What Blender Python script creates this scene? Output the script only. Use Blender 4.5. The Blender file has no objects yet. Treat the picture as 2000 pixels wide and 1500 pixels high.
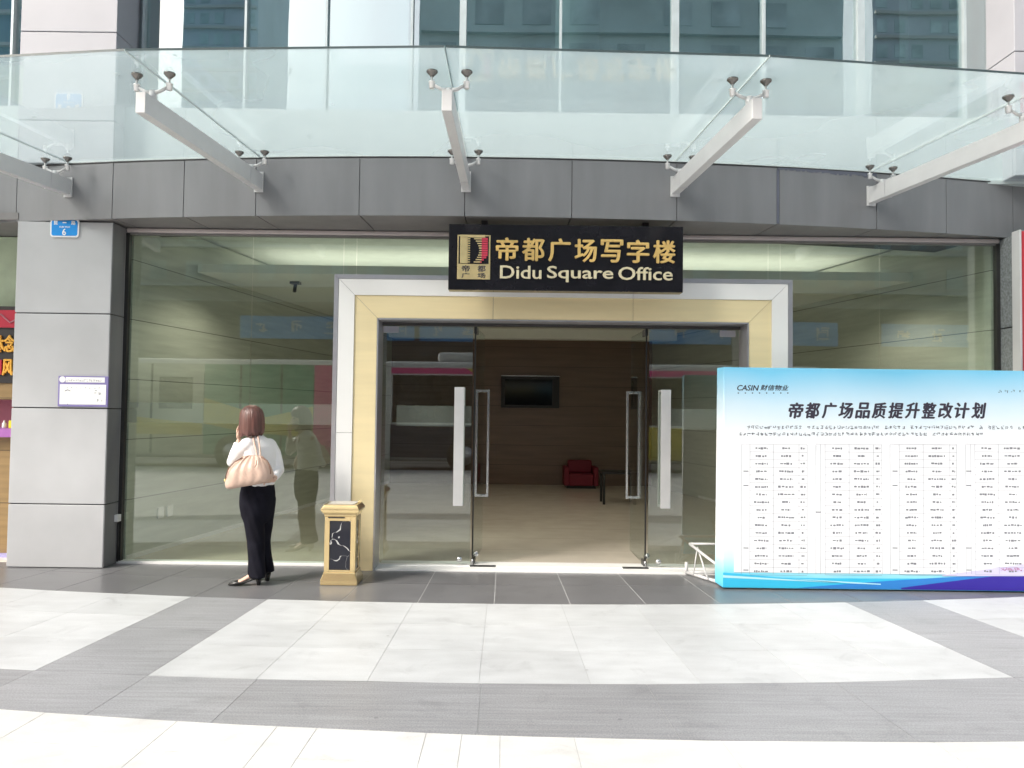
import bpy, bmesh, math, random
import numpy as np
from mathutils import Matrix, Vector
from math import sin, cos, pi, radians, atan, atan2, hypot

rnd = random.Random(7)
sc = bpy.context.scene
COL = sc.collection

# ------------------------------------------------------------------ camera, sky, sun, exposure
PITCH, ROLL, FPX, EYE = atan(50 / 1500), radians(.72), 1500.0, 1.6
camd = bpy.data.cameras.new('camera'); cam = bpy.data.objects.new('camera', camd); COL.objects.link(cam)
camd.sensor_width = 36; camd.lens = 36 * FPX / 2000; camd.clip_start = .05; camd.clip_end = 2000
CR = Matrix.Rotation(pi / 2 + PITCH, 3, 'X') @ Matrix.Rotation(ROLL, 3, 'Z')
cam.matrix_world = Matrix.Translation((0, 0, EYE)) @ CR.to_4x4()
sc.camera = cam

SUN_EL, SUN_AZ = radians(38), radians(52)          # the sun stands behind the viewer's left shoulder
w = bpy.data.worlds.new('World'); sc.world = w; w.use_nodes = True
nt = w.node_tree; bg = nt.nodes['Background']
sky = nt.nodes.new('ShaderNodeTexSky'); sky.sky_type = 'NISHITA'; sky.sun_disc = False
sky.sun_elevation = SUN_EL; sky.sun_rotation = pi + SUN_AZ; sky.air_density = 1.2; sky.dust_density = 6; sky.ozone_density = 1.0
hs = nt.nodes.new('ShaderNodeHueSaturation'); hs.inputs['Saturation'].default_value = .6
nt.links.new(sky.outputs[0], hs.inputs['Color']); nt.links.new(hs.outputs[0], bg.inputs[0])
bg.inputs[1].default_value = .13
sl = bpy.data.lights.new('sun', 'SUN'); sl.energy = 1.4; sl.angle = radians(14); sl.color = (1, .96, .9)
so = bpy.data.objects.new('sun', sl); COL.objects.link(so)
tosun = Vector((-sin(SUN_AZ) * cos(SUN_EL), -cos(SUN_AZ) * cos(SUN_EL), sin(SUN_EL)))
so.rotation_euler = tosun.to_track_quat('Z', 'Y').to_euler()
vs = sc.view_settings; vs.view_transform = 'Standard'; vs.look = 'None'; vs.gamma = 1; vs.exposure = 0.92
cy = sc.cycles; cy.use_denoising = True; cy.max_bounces = 10; cy.transparent_max_bounces = 24
cy.diffuse_bounces = 5; cy.glossy_bounces = 5; cy.caustics_reflective = False; cy.caustics_refractive = False
cy.sample_clamp_indirect = 6

# ------------------------------------------------------------------ measuring helpers
def ray(px, py): return CR @ Vector(((px - 1000) / FPX, -(py - 750) / FPX, -1))
def at(px, py, Y):
    d = ray(px, py); return d * (Y / d.y) + Vector((0, 0, EYE))
def gnd(px, py, z=0):
    d = ray(px, py); return d * ((z - EYE) / d.z) + Vector((0, 0, EYE))
CX, CY = -.3, 31.0                                   # centre of the curved plaza and fascia
def polar(R, phi, z=0): return Vector((CX + R * sin(phi), CY - R * cos(phi), z))
YG = 7.85                                            # plane of the shop glass

# ------------------------------------------------------------------ materials
def new_mat(name):
    m = bpy.data.materials.new(name); m.use_nodes = True
    return m, m.node_tree, m.node_tree.nodes['Principled BSDF']
def N(nt, t, **k):
    n = nt.nodes.new(t)
    for a, b in k.items(): setattr(n, a, b)
    return n
def rgb(c): return (c[0], c[1], c[2], 1)
def mat(name, col, rough=.5, metal=0, var=.08, scale=6, bump=0, bscale=60, spec=.5, island=0, coat=0, stretch=None):
    """A plain surface: base colour with soft uneven tone, optional fine bump and a tone per separate piece."""
    m, nt, b = new_mat(name); L = nt.links.new
    tc = N(nt, 'ShaderNodeTexCoord'); src = tc.outputs['Object']
    if stretch:
        mp = N(nt, 'ShaderNodeMapping'); mp.inputs['Scale'].default_value = stretch; L(src, mp.inputs[0]); src = mp.outputs[0]
    n1 = N(nt, 'ShaderNodeTexNoise'); n1.inputs['Scale'].default_value = scale; n1.inputs['Detail'].default_value = 6; L(src, n1.inputs['Vector'])
    mr = N(nt, 'ShaderNodeMapRange'); mr.inputs[1].default_value = .3; mr.inputs[2].default_value = .7
    mr.inputs[3].default_value = 1 - var; mr.inputs[4].default_value = 1 + var; L(n1.outputs[0], mr.inputs[0]); fac = mr.outputs[0]
    if island:
        g = N(nt, 'ShaderNodeNewGeometry'); m2 = N(nt, 'ShaderNodeMapRange')
        m2.inputs[3].default_value = 1 - island; m2.inputs[4].default_value = 1 + island; L(g.outputs['Random Per Island'], m2.inputs[0])
        mu = N(nt, 'ShaderNodeMath', operation='MULTIPLY'); L(fac, mu.inputs[0]); L(m2.outputs[0], mu.inputs[1]); fac = mu.outputs[0]
    vm = N(nt, 'ShaderNodeVectorMath', operation='SCALE'); vm.inputs[0].default_value = col[:3]; L(fac, vm.inputs['Scale'])
    L(vm.outputs[0], b.inputs['Base Color'])
    b.inputs['Roughness'].default_value = rough; b.inputs['Metallic'].default_value = metal
    b.inputs['Specular IOR Level'].default_value = spec; b.inputs['Coat Weight'].default_value = coat
    if bump:
        n2 = N(nt, 'ShaderNodeTexNoise'); n2.inputs['Scale'].default_value = bscale; n2.inputs['Detail'].default_value = 4; L(src, n2.inputs['Vector'])
        bp = N(nt, 'ShaderNodeBump'); bp.inputs['Strength'].default_value = bump; bp.inputs['Distance'].default_value = .01
        L(n2.outputs[0], bp.inputs['Height']); L(bp.outputs[0], b.inputs['Normal'])
    return m
def schlick(nt, f0):
    """mirror share by viewing angle, the same from either side of the pane"""
    L = nt.links.new; g = N(nt, 'ShaderNodeNewGeometry')
    d = N(nt, 'ShaderNodeVectorMath', operation='DOT_PRODUCT'); L(g.outputs['Normal'], d.inputs[0]); L(g.outputs['Incoming'], d.inputs[1])
    a = N(nt, 'ShaderNodeMath', operation='ABSOLUTE'); L(d.outputs['Value'], a.inputs[0])
    o = N(nt, 'ShaderNodeMath', operation='SUBTRACT'); o.inputs[0].default_value = 1; L(a.outputs[0], o.inputs[1])
    p = N(nt, 'ShaderNodeMath', operation='POWER'); p.inputs[1].default_value = 5; L(o.outputs[0], p.inputs[0])
    q = N(nt, 'ShaderNodeMath', operation='MULTIPLY_ADD'); q.inputs[1].default_value = 1 - f0; q.inputs[2].default_value = f0; L(p.outputs[0], q.inputs[0])
    return q.outputs[0]
def glass(name, tint, f0=.045, haze=0, haze_col=(.8, .85, .85), rough=0.0, wav=0):
    m, nt, b = new_mat(name); L = nt.links.new; nt.nodes.remove(b); out = nt.nodes['Material Output']
    tr = N(nt, 'ShaderNodeBsdfTransparent'); tr.inputs[0].default_value = rgb(tint); base = tr.outputs[0]
    if haze:
        df = N(nt, 'ShaderNodeBsdfDiffuse'); df.inputs[0].default_value = rgb(haze_col)
        tl = N(nt, 'ShaderNodeBsdfTranslucent'); tl.inputs[0].default_value = rgb(haze_col)
        mx = N(nt, 'ShaderNodeMixShader'); mx.inputs[0].default_value = .6; L(df.outputs[0], mx.inputs[1]); L(tl.outputs[0], mx.inputs[2])
        m2 = N(nt, 'ShaderNodeMixShader'); tc = N(nt, 'ShaderNodeTexCoord'); ns = N(nt, 'ShaderNodeTexNoise'); ns.inputs['Scale'].default_value = .8
        ns.inputs['Detail'].default_value = 2; L(tc.outputs['Object'], ns.inputs['Vector'])
        mr = N(nt, 'ShaderNodeMapRange'); mr.inputs[1].default_value = .3; mr.inputs[2].default_value = .7
        mr.inputs[3].default_value = haze * .9; mr.inputs[4].default_value = haze * 1.08; L(ns.outputs[0], mr.inputs[0])
        L(mr.outputs[0], m2.inputs[0]); L(base, m2.inputs[1]); L(mx.outputs[0], m2.inputs[2]); base = m2.outputs[0]
    gl = N(nt, 'ShaderNodeBsdfGlossy'); gl.inputs['Roughness'].default_value = rough; gl.inputs[0].default_value = (.96, .99, .99, 1)
    if wav:
        tc = N(nt, 'ShaderNodeTexCoord'); ns = N(nt, 'ShaderNodeTexNoise'); ns.inputs['Scale'].default_value = .9; ns.inputs['Detail'].default_value = 1
        L(tc.outputs['Object'], ns.inputs['Vector']); bp = N(nt, 'ShaderNodeBump'); bp.inputs['Strength'].default_value = wav; bp.inputs['Distance'].default_value = .02
        L(ns.outputs[0], bp.inputs['Height']); L(bp.outputs[0], gl.inputs['Normal'])
    ms = N(nt, 'ShaderNodeMixShader'); L(schlick(nt, f0), ms.inputs[0]); L(base, ms.inputs[1]); L(gl.outputs[0], ms.inputs[2])
    L(ms.outputs[0], out.inputs[0]); return m
def emis(name, col, s):
    m, nt, b = new_mat(name); b.inputs['Base Color'].default_value = rgb(col)
    b.inputs['Emission Color'].default_value = rgb(col); b.inputs['Emission Strength'].default_value = s; return m
def granite(name, col, rough, speck=.25, island=.05, streak=0):
    m, nt, b = new_mat(name); L = nt.links.new
    tc = N(nt, 'ShaderNodeTexCoord')
    n0 = N(nt, 'ShaderNodeTexNoise'); n0.inputs['Scale'].default_value = 1.1; n0.inputs['Detail'].default_value = 5
    n1 = N(nt, 'ShaderNodeTexNoise'); n1.inputs['Scale'].default_value = 110; n1.inputs['Detail'].default_value = 2
    n2 = N(nt, 'ShaderNodeTexNoise'); n2.inputs['Scale'].default_value = 7; n2.inputs['Detail'].default_value = 3; n2.inputs['Roughness'].default_value = .5
    mp = N(nt, 'ShaderNodeMapping'); mp.inputs['Scale'].default_value = (.5, 1.3, 1) if streak < .06 else (.22, 5, 1); L(tc.outputs['Object'], mp.inputs[0]); L(mp.outputs[0], n2.inputs['Vector'])
    L(tc.outputs['Object'], n0.inputs['Vector']); L(tc.outputs['Object'], n1.inputs['Vector'])
    fac = None
    for n, a in ((n0, .10), (n1, speck), (n2, .09 + streak)):
        mr = N(nt, 'ShaderNodeMapRange'); mr.inputs[1].default_value = .25; mr.inputs[2].default_value = .75; mr.inputs[3].default_value = 1 - a; mr.inputs[4].default_value = 1 + a
        L(n.outputs[0], mr.inputs[0])
        if fac is None: fac = mr.outputs[0]
        else:
            mu = N(nt, 'ShaderNodeMath', operation='MULTIPLY'); L(fac, mu.inputs[0]); L(mr.outputs[0], mu.inputs[1]); fac = mu.outputs[0]
    n3 = N(nt, 'ShaderNodeTexNoise'); n3.inputs['Scale'].default_value = 3.2; n3.inputs['Detail'].default_value = 7; n3.inputs['Roughness'].default_value = .65; n3.inputs['Distortion'].default_value = .6; L(tc.outputs['Object'], n3.inputs['Vector'])
    mr = N(nt, 'ShaderNodeMapRange'); mr.inputs[1].default_value = .56; mr.inputs[2].default_value = .74; mr.inputs[3].default_value = 1; mr.inputs[4].default_value = .82; L(n3.outputs[0], mr.inputs[0])
    mu = N(nt, 'ShaderNodeMath', operation='MULTIPLY'); L(fac, mu.inputs[0]); L(mr.outputs[0], mu.inputs[1]); fac = mu.outputs[0]
    v = N(nt, 'ShaderNodeTexVoronoi'); v.inputs['Scale'].default_value = 2.3; L(tc.outputs['Object'], v.inputs['Vector'])
    mr = N(nt, 'ShaderNodeMapRange'); mr.inputs[1].default_value = .022; mr.inputs[2].default_value = .035; mr.inputs[3].default_value = .72; mr.inputs[4].default_value = 1; L(v.outputs['Distance'], mr.inputs[0])
    mu = N(nt, 'ShaderNodeMath', operation='MULTIPLY'); L(fac, mu.inputs[0]); L(mr.outputs[0], mu.inputs[1]); fac = mu.outputs[0]
    g = N(nt, 'ShaderNodeNewGeometry'); m2 = N(nt, 'ShaderNodeMapRange'); m2.inputs[3].default_value = 1 - island; m2.inputs[4].default_value = 1 + island
    L(g.outputs['Random Per Island'], m2.inputs[0]); mu = N(nt, 'ShaderNodeMath', operation='MULTIPLY'); L(fac, mu.inputs[0]); L(m2.outputs[0], mu.inputs[1])
    vm = N(nt, 'ShaderNodeVectorMath', operation='SCALE'); vm.inputs[0].default_value = col; L(mu.outputs[0], vm.inputs['Scale']); L(vm.outputs[0], b.inputs['Base Color'])
    mr = N(nt, 'ShaderNodeMapRange'); mr.inputs[1].default_value = .3; mr.inputs[2].default_value = .7; mr.inputs[3].default_value = rough * .92; mr.inputs[4].default_value = rough * 1.1
    L(n2.outputs[0], mr.inputs[0]); L(mr.outputs[0], b.inputs['Roughness'])
    bp = N(nt, 'ShaderNodeBump'); bp.inputs['Strength'].default_value = .12; bp.inputs['Distance'].default_value = .003; L(n1.outputs[0], bp.inputs['Height']); L(bp.outputs[0], b.inputs['Normal'])
    return m
def banded(name, col, col2, step, width, rough=.35, var=.08, stretch=(.5, .5, 6), axis=2):
    """wall cladding in level courses, a thin joint every `step` metres"""
    m = mat(name, col, rough, 0, var, 3, stretch=stretch); nt = m.node_tree; L = nt.links.new; b = nt.nodes['Principled BSDF']
    src = b.inputs['Base Color'].links[0].from_socket
    tc = N(nt, 'ShaderNodeTexCoord'); sp = N(nt, 'ShaderNodeSeparateXYZ'); L(tc.outputs['Object'], sp.inputs[0])
    d = N(nt, 'ShaderNodeMath', operation='DIVIDE'); d.inputs[1].default_value = step; L(sp.outputs[axis], d.inputs[0])
    f = N(nt, 'ShaderNodeMath', operation='FRACT'); L(d.outputs[0], f.inputs[0])
    c = N(nt, 'ShaderNodeMath', operation='LESS_THAN'); c.inputs[1].default_value = width / step; L(f.outputs[0], c.inputs[0])
    mx = N(nt, 'ShaderNodeMix', data_type='RGBA'); L(c.outputs[0], mx.inputs['Factor']); L(src, mx.inputs['A']); mx.inputs['B'].default_value = rgb(col2)
    L(mx.outputs['Result'], b.inputs['Base Color']); return m

M = dict(
    white_paver=granite('white_granite', (.54, .555, .565), .42, .05, .035),
    plaza=granite('plaza_granite', (.66, .655, .64), .5, .04, .02),
    dark_paver=granite('dark_granite', (.165, .165, .172), .30, .2, .08, .03), band_paver=granite('band_granite', (.30, .305, .32), .38, .25, .08, .10),
    mortar=mat('pale_mortar', (.52, .52, .52), .9), mortar_dark=mat('dark_mortar', (.16, .16, .16), .9),
    asphalt=mat('asphalt', (.06, .06, .062), .85, var=.2, scale=30), soil=mat('ground_concrete', (.3, .3, .29), .9),
    pillar=mat('pillar_stone', (.45, .458, .472), .5, var=.07, scale=1.8, bump=.05, bscale=160),
    pillar_rough=mat('flamed_stone', (.22, .24, .25), .6, var=.35, scale=45, bump=.6, bscale=70), pillar_up=mat('upper_pillar_stone', (.44, .44, .475), .5, var=.04, scale=2.5, bump=.08, bscale=160),
    fascia=mat('fascia_panel', (.215, .217, .228), .42, .15, var=.10, scale=1.4, island=.06, stretch=(3, 3, .5), bump=.04, bscale=9),
    fascia_back=mat('fascia_gap', (.03, .03, .033), .8), seal=mat('blue_sealant', (.12, .13, .17), .6),
    soffit=mat('soffit_panel', (.22, .21, .21), .5, var=.1), header=mat('header_rail', (.62, .56, .55), .35, .3, var=.05),
    white_metal=mat('white_painted_steel', (.62, .62, .625), .35, var=.04, scale=5), steel=mat('brushed_steel', (.62, .62, .63), .24, 1, var=.06, scale=12, stretch=(1, 1, .05)),
    steel_bright=mat('satin_steel', (.80, .80, .80), .42, .8, var=.04), chrome=mat('polished_fitting', (.20, .19, .18), .25, .8, var=.05),
    dark_metal=mat('dark_fitting', (.06, .06, .06), .35, .5),
    portal_white=mat('white_panel', (.88, .875, .86), .38, var=.02, scale=2), portal_gold=mat('cream_gold_panel', (.90, .76, .46), .33, .1, var=.05, scale=2.5, stretch=(.4, 1, 4)),
    silver=mat('silver_trim', (.62, .61, .64), .28, .7, var=.05), black_gap=mat('black_gap', (.012, .012, .012), .6),
    shop_glass=glass('shop_glass', (.91, .955, .915), .10, wav=.03), door_glass=glass('door_glass', (.87, .90, .88), .10, wav=.02),
    joint_seal=mat('clear_joint', (.62, .68, .67), .4), glass_edge=mat('glass_edge', (.06, .085, .09), .2), canopy_glass=glass('canopy_glass', (.96, .985, .99), .045, haze=.34, haze_col=(.75, .88, .91), rough=.04),
    frost=glass('frosted_film', (.85, .86, .86), .04, haze=.30, haze_col=(.78, .80, .80), rough=.25),
    tower_glass=glass('curtain_glass', (.74, .86, .87), .36, wav=.05), spandrel=mat('pale_spandrel', (.52, .585, .585), .3, var=.03),
    mullion=mat('pale_mullion', (.50, .57, .59), .35, .2), room_dark=mat('upper_room', (.40, .54, .54), .8, var=.25, scale=1.2),
    wall_side=banded('travertine_wall', (.55, .57, .50), (.15, .15, .13), .62, .008, .35, .10),
    wall_back=banded('brown_panel_wall', (.20, .138, .108), (.09, .064, .05), .42, .008, .3, .12, (.4, .4, 5)),
    lobby_floor=banded('lobby_tile', (.72, .65, .55), (.36, .32, .27), .8, .006, .16, .06, (1, 1, 1), 1),
    ceiling=mat('ceiling_paint', (.84, .86, .80), .8, var=.05), ceiling_white=mat('ceiling_board', (.78, .80, .75), .7, var=.02),
    black_gloss=mat('black_acrylic', (.012, .011, .014), .12, var=.3, spec=.5), gold=mat('gold_letter', (.88, .60, .22), .3, .3, var=.12, scale=9),
    gold_pale=mat('pale_gold_letter', (.90, .80, .55), .35, .35, var=.05), gold_plate=mat('gold_plate', (.83, .66, .34), .3, .6, var=.08, scale=14), red=mat('red_stripe', (.55, .05, .09), .35),
    can_gold=mat('brass_sheet', (.84, .65, .34), .22, .75, var=.10, scale=4), sand=mat('ash_sand', (.55, .52, .47), .9, bump=.5),
    blue_sign=mat('blue_enamel', (.012, .27, .72), .3, var=.03), white=mat('white_paint', (.85, .85, .85), .4, var=.02), purple=mat('purple_frame', (.22, .19, .42), .4),
    ink=mat('printing_ink', (.035, .03, .05), .5, var=0), ink_soft=mat('soft_ink', (.10, .11, .14), .5, var=0), ink_grey=mat('grey_ink', (.20, .21, .24), .5, var=0), grid_ink=mat('table_rule', (.30, .30, .35), .5, var=0), ink_red=mat('crimson_ink', (.42, .10, .25), .5, var=0),
    screen=mat('dark_screen', (.008, .010, .012), .08), red_cloth=mat('red_upholstery', (.20, .012, .03), .6), black=mat('black_plastic', (.015, .015, .016), .35),
    shop_green=mat('pale_green_wall', (.52, .62, .45), .6), shop_wood=banded('shop_wood', (.30, .20, .09), (.12, .08, .04), .55, .01, .35, .15), shop_pink=mat('shop_pink', (.45, .16, .20), .5),
    shop_purple=mat('shop_purple', (.36, .12, .40), .5), shop_black=mat('shop_black', (.02, .018, .02), .4), shop_red=mat('shop_red', (.45, .01, .04), .4), shop_gold=mat('shop_gold', (.85, .45, .06), .4),
    lilac=mat('lilac_step', (.36, .34, .62), .5), yellow=mat('yellow_tag', (.75, .65, .03), .5), red_panel=mat('red_sign_face', (.62, .045, .065), .35, var=.04),
    bus_navy=mat('bus_navy', (.02, .03, .06), .3), bus_pale_veil=mat('bus_pale_veil', (.52, .52, .42), .35, var=.2, scale=.6), bus_body=mat('bus_paint', (.60, .62, .63), .25, coat=.4), bus_dark=mat('bus_window', (.012, .014, .016), .06), bus_pink=mat('bus_pink', (.70, .05, .25), .3), bus_teal=mat('bus_teal', (.04, .40, .50), .3),
    bus_yellow=mat('bus_yellow', (.62, .50, .05), .3), bus_green=mat('bus_green', (.07, .30, .19), .3), tyre=mat('tyre_rubber', (.02, .02, .02), .8),
    band_blue=mat('blue_fascia_sign', (.035, .36, .80), .4), street_wall=mat('opposite_wall', (.10, .09, .085), .7, var=.3, scale=.8), street_dark=mat('opposite_shopfront', (.035, .04, .042), .25, var=.4, scale=.6),
    hair=mat('brown_hair', (.12, .050, .040), .36, var=.5, scale=40, stretch=(1, 1, .05), bump=.5, bscale=120, spec=.6), skin=mat('skin', (.66, .44, .34), .45, var=.06, scale=20),
    blouse=mat('white_blouse', (.84, .83, .83), .75, var=.02, bump=.25, bscale=22), trousers=mat('black_trousers', (.010, .010, .016), .85, var=.3, bump=.3, bscale=18, spec=.12), shoe=mat('black_leather', (.012, .012, .012), .22),
    bag=mat('beige_leather', (.60, .43, .345), .42, var=.12, scale=9, bump=.35, bscale=35), bag_dark=mat('brown_piping', (.20, .10, .065), .45), eye=mat('eye', (.03, .02, .015), .1), lip=mat('lip', (.45, .12, .11), .4),
)
def marble():
    m, nt, b = new_mat('black_marble'); L = nt.links.new
    tc = N(nt, 'ShaderNodeTexCoord'); ns = N(nt, 'ShaderNodeTexNoise'); ns.inputs['Scale'].default_value = 4; ns.inputs['Detail'].default_value = 3
    L(tc.outputs['Object'], ns.inputs['Vector']); mx = N(nt, 'ShaderNodeMix', data_type='VECTOR'); mx.inputs['Factor'].default_value = .28
    L(tc.outputs['Object'], mx.inputs['A']); L(ns.outputs['Color'], mx.inputs['B'])
    v = N(nt, 'ShaderNodeTexVoronoi', feature='DISTANCE_TO_EDGE'); v.inputs['Scale'].default_value = 6.5; L(mx.outputs['Result'], v.inputs['Vector'])
    n2 = N(nt, 'ShaderNodeTexNoise'); n2.inputs['Scale'].default_value = 9; L(tc.outputs['Object'], n2.inputs['Vector'])
    mr = N(nt, 'ShaderNodeMapRange'); mr.inputs[1].default_value = .5; mr.inputs[2].default_value = .68; mr.inputs[3].default_value = .003; mr.inputs[4].default_value = .05; L(n2.outputs[0], mr.inputs[0])
    lt = N(nt, 'ShaderNodeMath', operation='LESS_THAN'); L(v.outputs['Distance'], lt.inputs[0]); L(mr.outputs[0], lt.inputs[1])
    mc = N(nt, 'ShaderNodeMix', data_type='RGBA'); L(lt.outputs[0], mc.inputs['Factor']); mc.inputs['A'].default_value = (.012, .013, .022, 1); mc.inputs['B'].default_value = (.55, .55, .55, 1)
    L(mc.outputs['Result'], b.inputs['Base Color']); b.inputs['Roughness'].default_value = .1; return m
M['marble'] = marble()
def print_mat():
    """the board's printed sheet: sky blue fading to white and back to pale cyan at the foot"""
    m, nt, b = new_mat('printed_sheet'); L = nt.links.new
    tc = N(nt, 'ShaderNodeTexCoord'); sp = N(nt, 'ShaderNodeSeparateXYZ'); L(tc.outputs['Object'], sp.inputs[0])
    ns = N(nt, 'ShaderNodeTexNoise'); ns.inputs['Scale'].default_value = .9; L(tc.outputs['Object'], ns.inputs['Vector'])
    ad = N(nt, 'ShaderNodeMath', operation='MULTIPLY_ADD'); ad.inputs[1].default_value = .25; L(ns.outputs[0], ad.inputs[0]); L(sp.outputs[2], ad.inputs[2])
    mr = N(nt, 'ShaderNodeMapRange'); mr.inputs[1].default_value = .12; mr.inputs[2].default_value = 2.13; L(ad.outputs[0], mr.inputs[0])
    r = N(nt, 'ShaderNodeValToRGB'); L(mr.outputs[0], r.inputs[0]); e = r.color_ramp.elements
    e[0].position = 0; e[0].color = (.10, .52, .82, 1); e[1].position = 1; e[1].color = (.20, .60, .86, 1)
    for p, c in ((.07, (.22, .70, .88)), (.14, (.62, .84, .90)), (.24, (.84, .86, .89)), (.68, (.84, .86, .89)), (.84, (.60, .77, .88))):
        x = e.new(p); x.color = rgb(c)
    L(r.outputs[0], b.inputs['Base Color']); b.inputs['Roughness'].default_value = .45; return m
M['print'] = print_mat()
for k, c in dict(wave_cyan=(.04, .50, .78), wave_blue=(.03, .22, .62), wave_navy=(.035, .02, .32), wave_pale=(.45, .78, .88), wave_lilac=(.62, .60, .82)).items():
    M[k] = mat(k, c, .45, var=.03)

# ------------------------------------------------------------------ mesh building
class MB:
    def __init__(s, X=None): s.v, s.f, s.mi, s.X = [], [], [], X
    def add(s, vs, fs, mi=0):
        o = len(s.v); s.v += [tuple(s.X @ Vector(p)) if s.X else tuple(p) for p in vs]
        s.f += [tuple(i + o for i in f) for f in fs]; s.mi += [mi] * len(fs); return s
    def hexa(s, p, mi=0): return s.add(p, [(0, 3, 2, 1), (4, 5, 6, 7), (0, 1, 5, 4), (1, 2, 6, 5), (2, 3, 7, 6), (3, 0, 4, 7)], mi)
    def box(s, x0, x1, y0, y1, z0, z1, mi=0):
        return s.hexa([(x0, y0, z0), (x1, y0, z0), (x1, y1, z0), (x0, y1, z0), (x0, y0, z1), (x1, y0, z1), (x1, y1, z1), (x0, y1, z1)], mi)
    def prism(s, poly, y0, y1, mi=0):
        """poly of (x, z), extruded in y (counter-clockwise seen from the street)"""
        n = len(poly); vs = [(x, y0, z) for x, z in poly] + [(x, y1, z) for x, z in poly]
        return s.add(vs, [tuple(range(n)), tuple(range(2 * n - 1, n - 1, -1))] + [(i, n + i, n + (i + 1) % n, (i + 1) % n) for i in range(n)], mi)
    def slab(s, poly, z0, z1, mi=0):
        """poly of (x, y), counter-clockwise from above"""
        n = len(poly); vs = [(p[0], p[1], z0) for p in poly] + [(p[0], p[1], z1) for p in poly]
        return s.add(vs, [tuple(range(n - 1, -1, -1)), tuple(range(n, 2 * n))] + [(i, (i + 1) % n, n + (i + 1) % n, n + i) for i in range(n)], mi)
    def loft(s, rings, mi=0, caps=True):
        n = len(rings[0]); vs = [p for r in rings for p in r]; fs = []
        for k in range(len(rings) - 1):
            for i in range(n): fs.append((k * n + i, k * n + (i + 1) % n, (k + 1) * n + (i + 1) % n, (k + 1) * n + i))
        if caps: fs += [tuple(range(n - 1, -1, -1)), tuple(range((len(rings) - 1) * n, len(rings) * n))]
        return s.add(vs, fs, mi)
    def tube(s, pts, rad, n=10, mi=0, round_ends=False):
        pts = [Vector(p) for p in pts]; rad = list(rad) if hasattr(rad, '__len__') else [rad] * len(pts)
        if round_ends:
            a = (pts[0] - pts[1]).normalized(); b = (pts[-1] - pts[-2]).normalized(); P, Q = [], []
            for t in (.98, .8, .5): P.append(pts[0] + a * rad[0] * t); Q.append(rad[0] * math.sqrt(1 - t * t))
            P2, Q2 = [], []
            for t in (.5, .8, .98): P2.append(pts[-1] + b * rad[-1] * t); Q2.append(rad[-1] * math.sqrt(1 - t * t))
            pts = P + pts + P2; rad = Q + rad + Q2
        up = None; rings = []
        for i, p in enumerate(pts):
            t = (pts[min(i + 1, len(pts) - 1)] - pts[max(i - 1, 0)]).normalized()
            if up is None: up = t.orthogonal().normalized()
            up = (up - t * up.dot(t)).normalized(); sd = t.cross(up)
            rings.append([p + (up * cos(2 * pi * k / n) + sd * sin(2 * pi * k / n)) * rad[i] for k in range(n)])
        return s.loft(rings, mi)
    def lathe(s, c, prof, n=20, mi=0):
        return s.loft([[(c[0] + r * cos(2 * pi * k / n), c[1] + r * sin(2 * pi * k / n), c[2] + z) for k in range(n)] for r, z in prof], mi)
    def ellipsoid(s, c, r, mi=0, nu=20, nv=12, rot=None):
        rings = []
        for j in range(nv + 1):
            t = pi * (j / nv) * .998 + .001 * pi
            rings.append([(r[0] * sin(t) * cos(2 * pi * k / nu), r[1] * sin(t) * sin(2 * pi * k / nu), -r[2] * cos(t)) for k in range(nu)])
        R = rot or Matrix.Identity(3); c = Vector(c)
        return s.loft([[c + R @ Vector(p) for p in rg] for rg in rings], mi)
    def build(s, name, mats, parent=None, smooth=False, bevel=0, seg=2, props=None):
        me = bpy.data.meshes.new(name); me.from_pydata(s.v, [], s.f)
        for m in (mats if isinstance(mats, (list, tuple)) else [mats]): me.materials.append(M[m] if isinstance(m, str) else m)
        me.polygons.foreach_set('material_index', s.mi); me.update()
        return link(name, me, parent, smooth, bevel, seg)
def link(name, me, parent=None, smooth=False, bevel=0, seg=2):
    o = bpy.data.objects.new(name, me); COL.objects.link(o)
    if smooth: me.polygons.foreach_set('use_smooth', [True] * len(me.polygons))
    if parent:
        o.parent = parent
        if parent.type == 'EMPTY': o.matrix_parent_inverse = Matrix.Translation(-Vector(parent.location))
    if bevel:
        b = o.modifiers.new('edge', 'BEVEL'); b.width = bevel; b.segments = seg; b.limit_method = 'ANGLE'; b.angle_limit = radians(40)
        if len(me.polygons) < 4000: me.polygons.foreach_set('use_smooth', [True] * len(me.polygons)); b.harden_normals = True
    return o
def thing(name, label, cat, loc=(0, 0, 0), group=None):
    o = bpy.data.objects.new(name, None); COL.objects.link(o); o.location = loc; o.empty_display_size = .2
    return tag(o, label, cat, group)
def tag(o, label, cat, group=None, kind=None):
    o['label'] = label; o['category'] = cat
    if group: o['group'] = group
    if kind: o['kind'] = kind
    return o
def struct(o): o['kind'] = 'structure'; return o
def fused(mb, name, mats, parent, voxel, smooth_it=6, after=None):
    """overlapping closed shapes grown together into one continuous skin"""
    me = bpy.data.meshes.new('tmp'); me.from_pydata(mb.v, [], mb.f); o = bpy.data.objects.new('tmp', me); COL.objects.link(o)
    r = o.modifiers.new('r', 'REMESH'); r.mode = 'VOXEL'; r.voxel_size = voxel
    s = o.modifiers.new('s', 'SMOOTH'); s.factor = .5; s.iterations = smooth_it
    dg = bpy.context.evaluated_depsgraph_get(); dg.update(); m2 = bpy.data.meshes.new_from_object(o.evaluated_get(dg)); m2.name = name
    bpy.data.objects.remove(o); bpy.data.meshes.remove(me)
    if after:
        for v in m2.vertices: v.co = after(v.co)
    m2.materials.clear()
    for m in (mats if isinstance(mats, (list, tuple)) else [mats]): m2.materials.append(M[m])
    return link(name, m2, parent, True)
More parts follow.
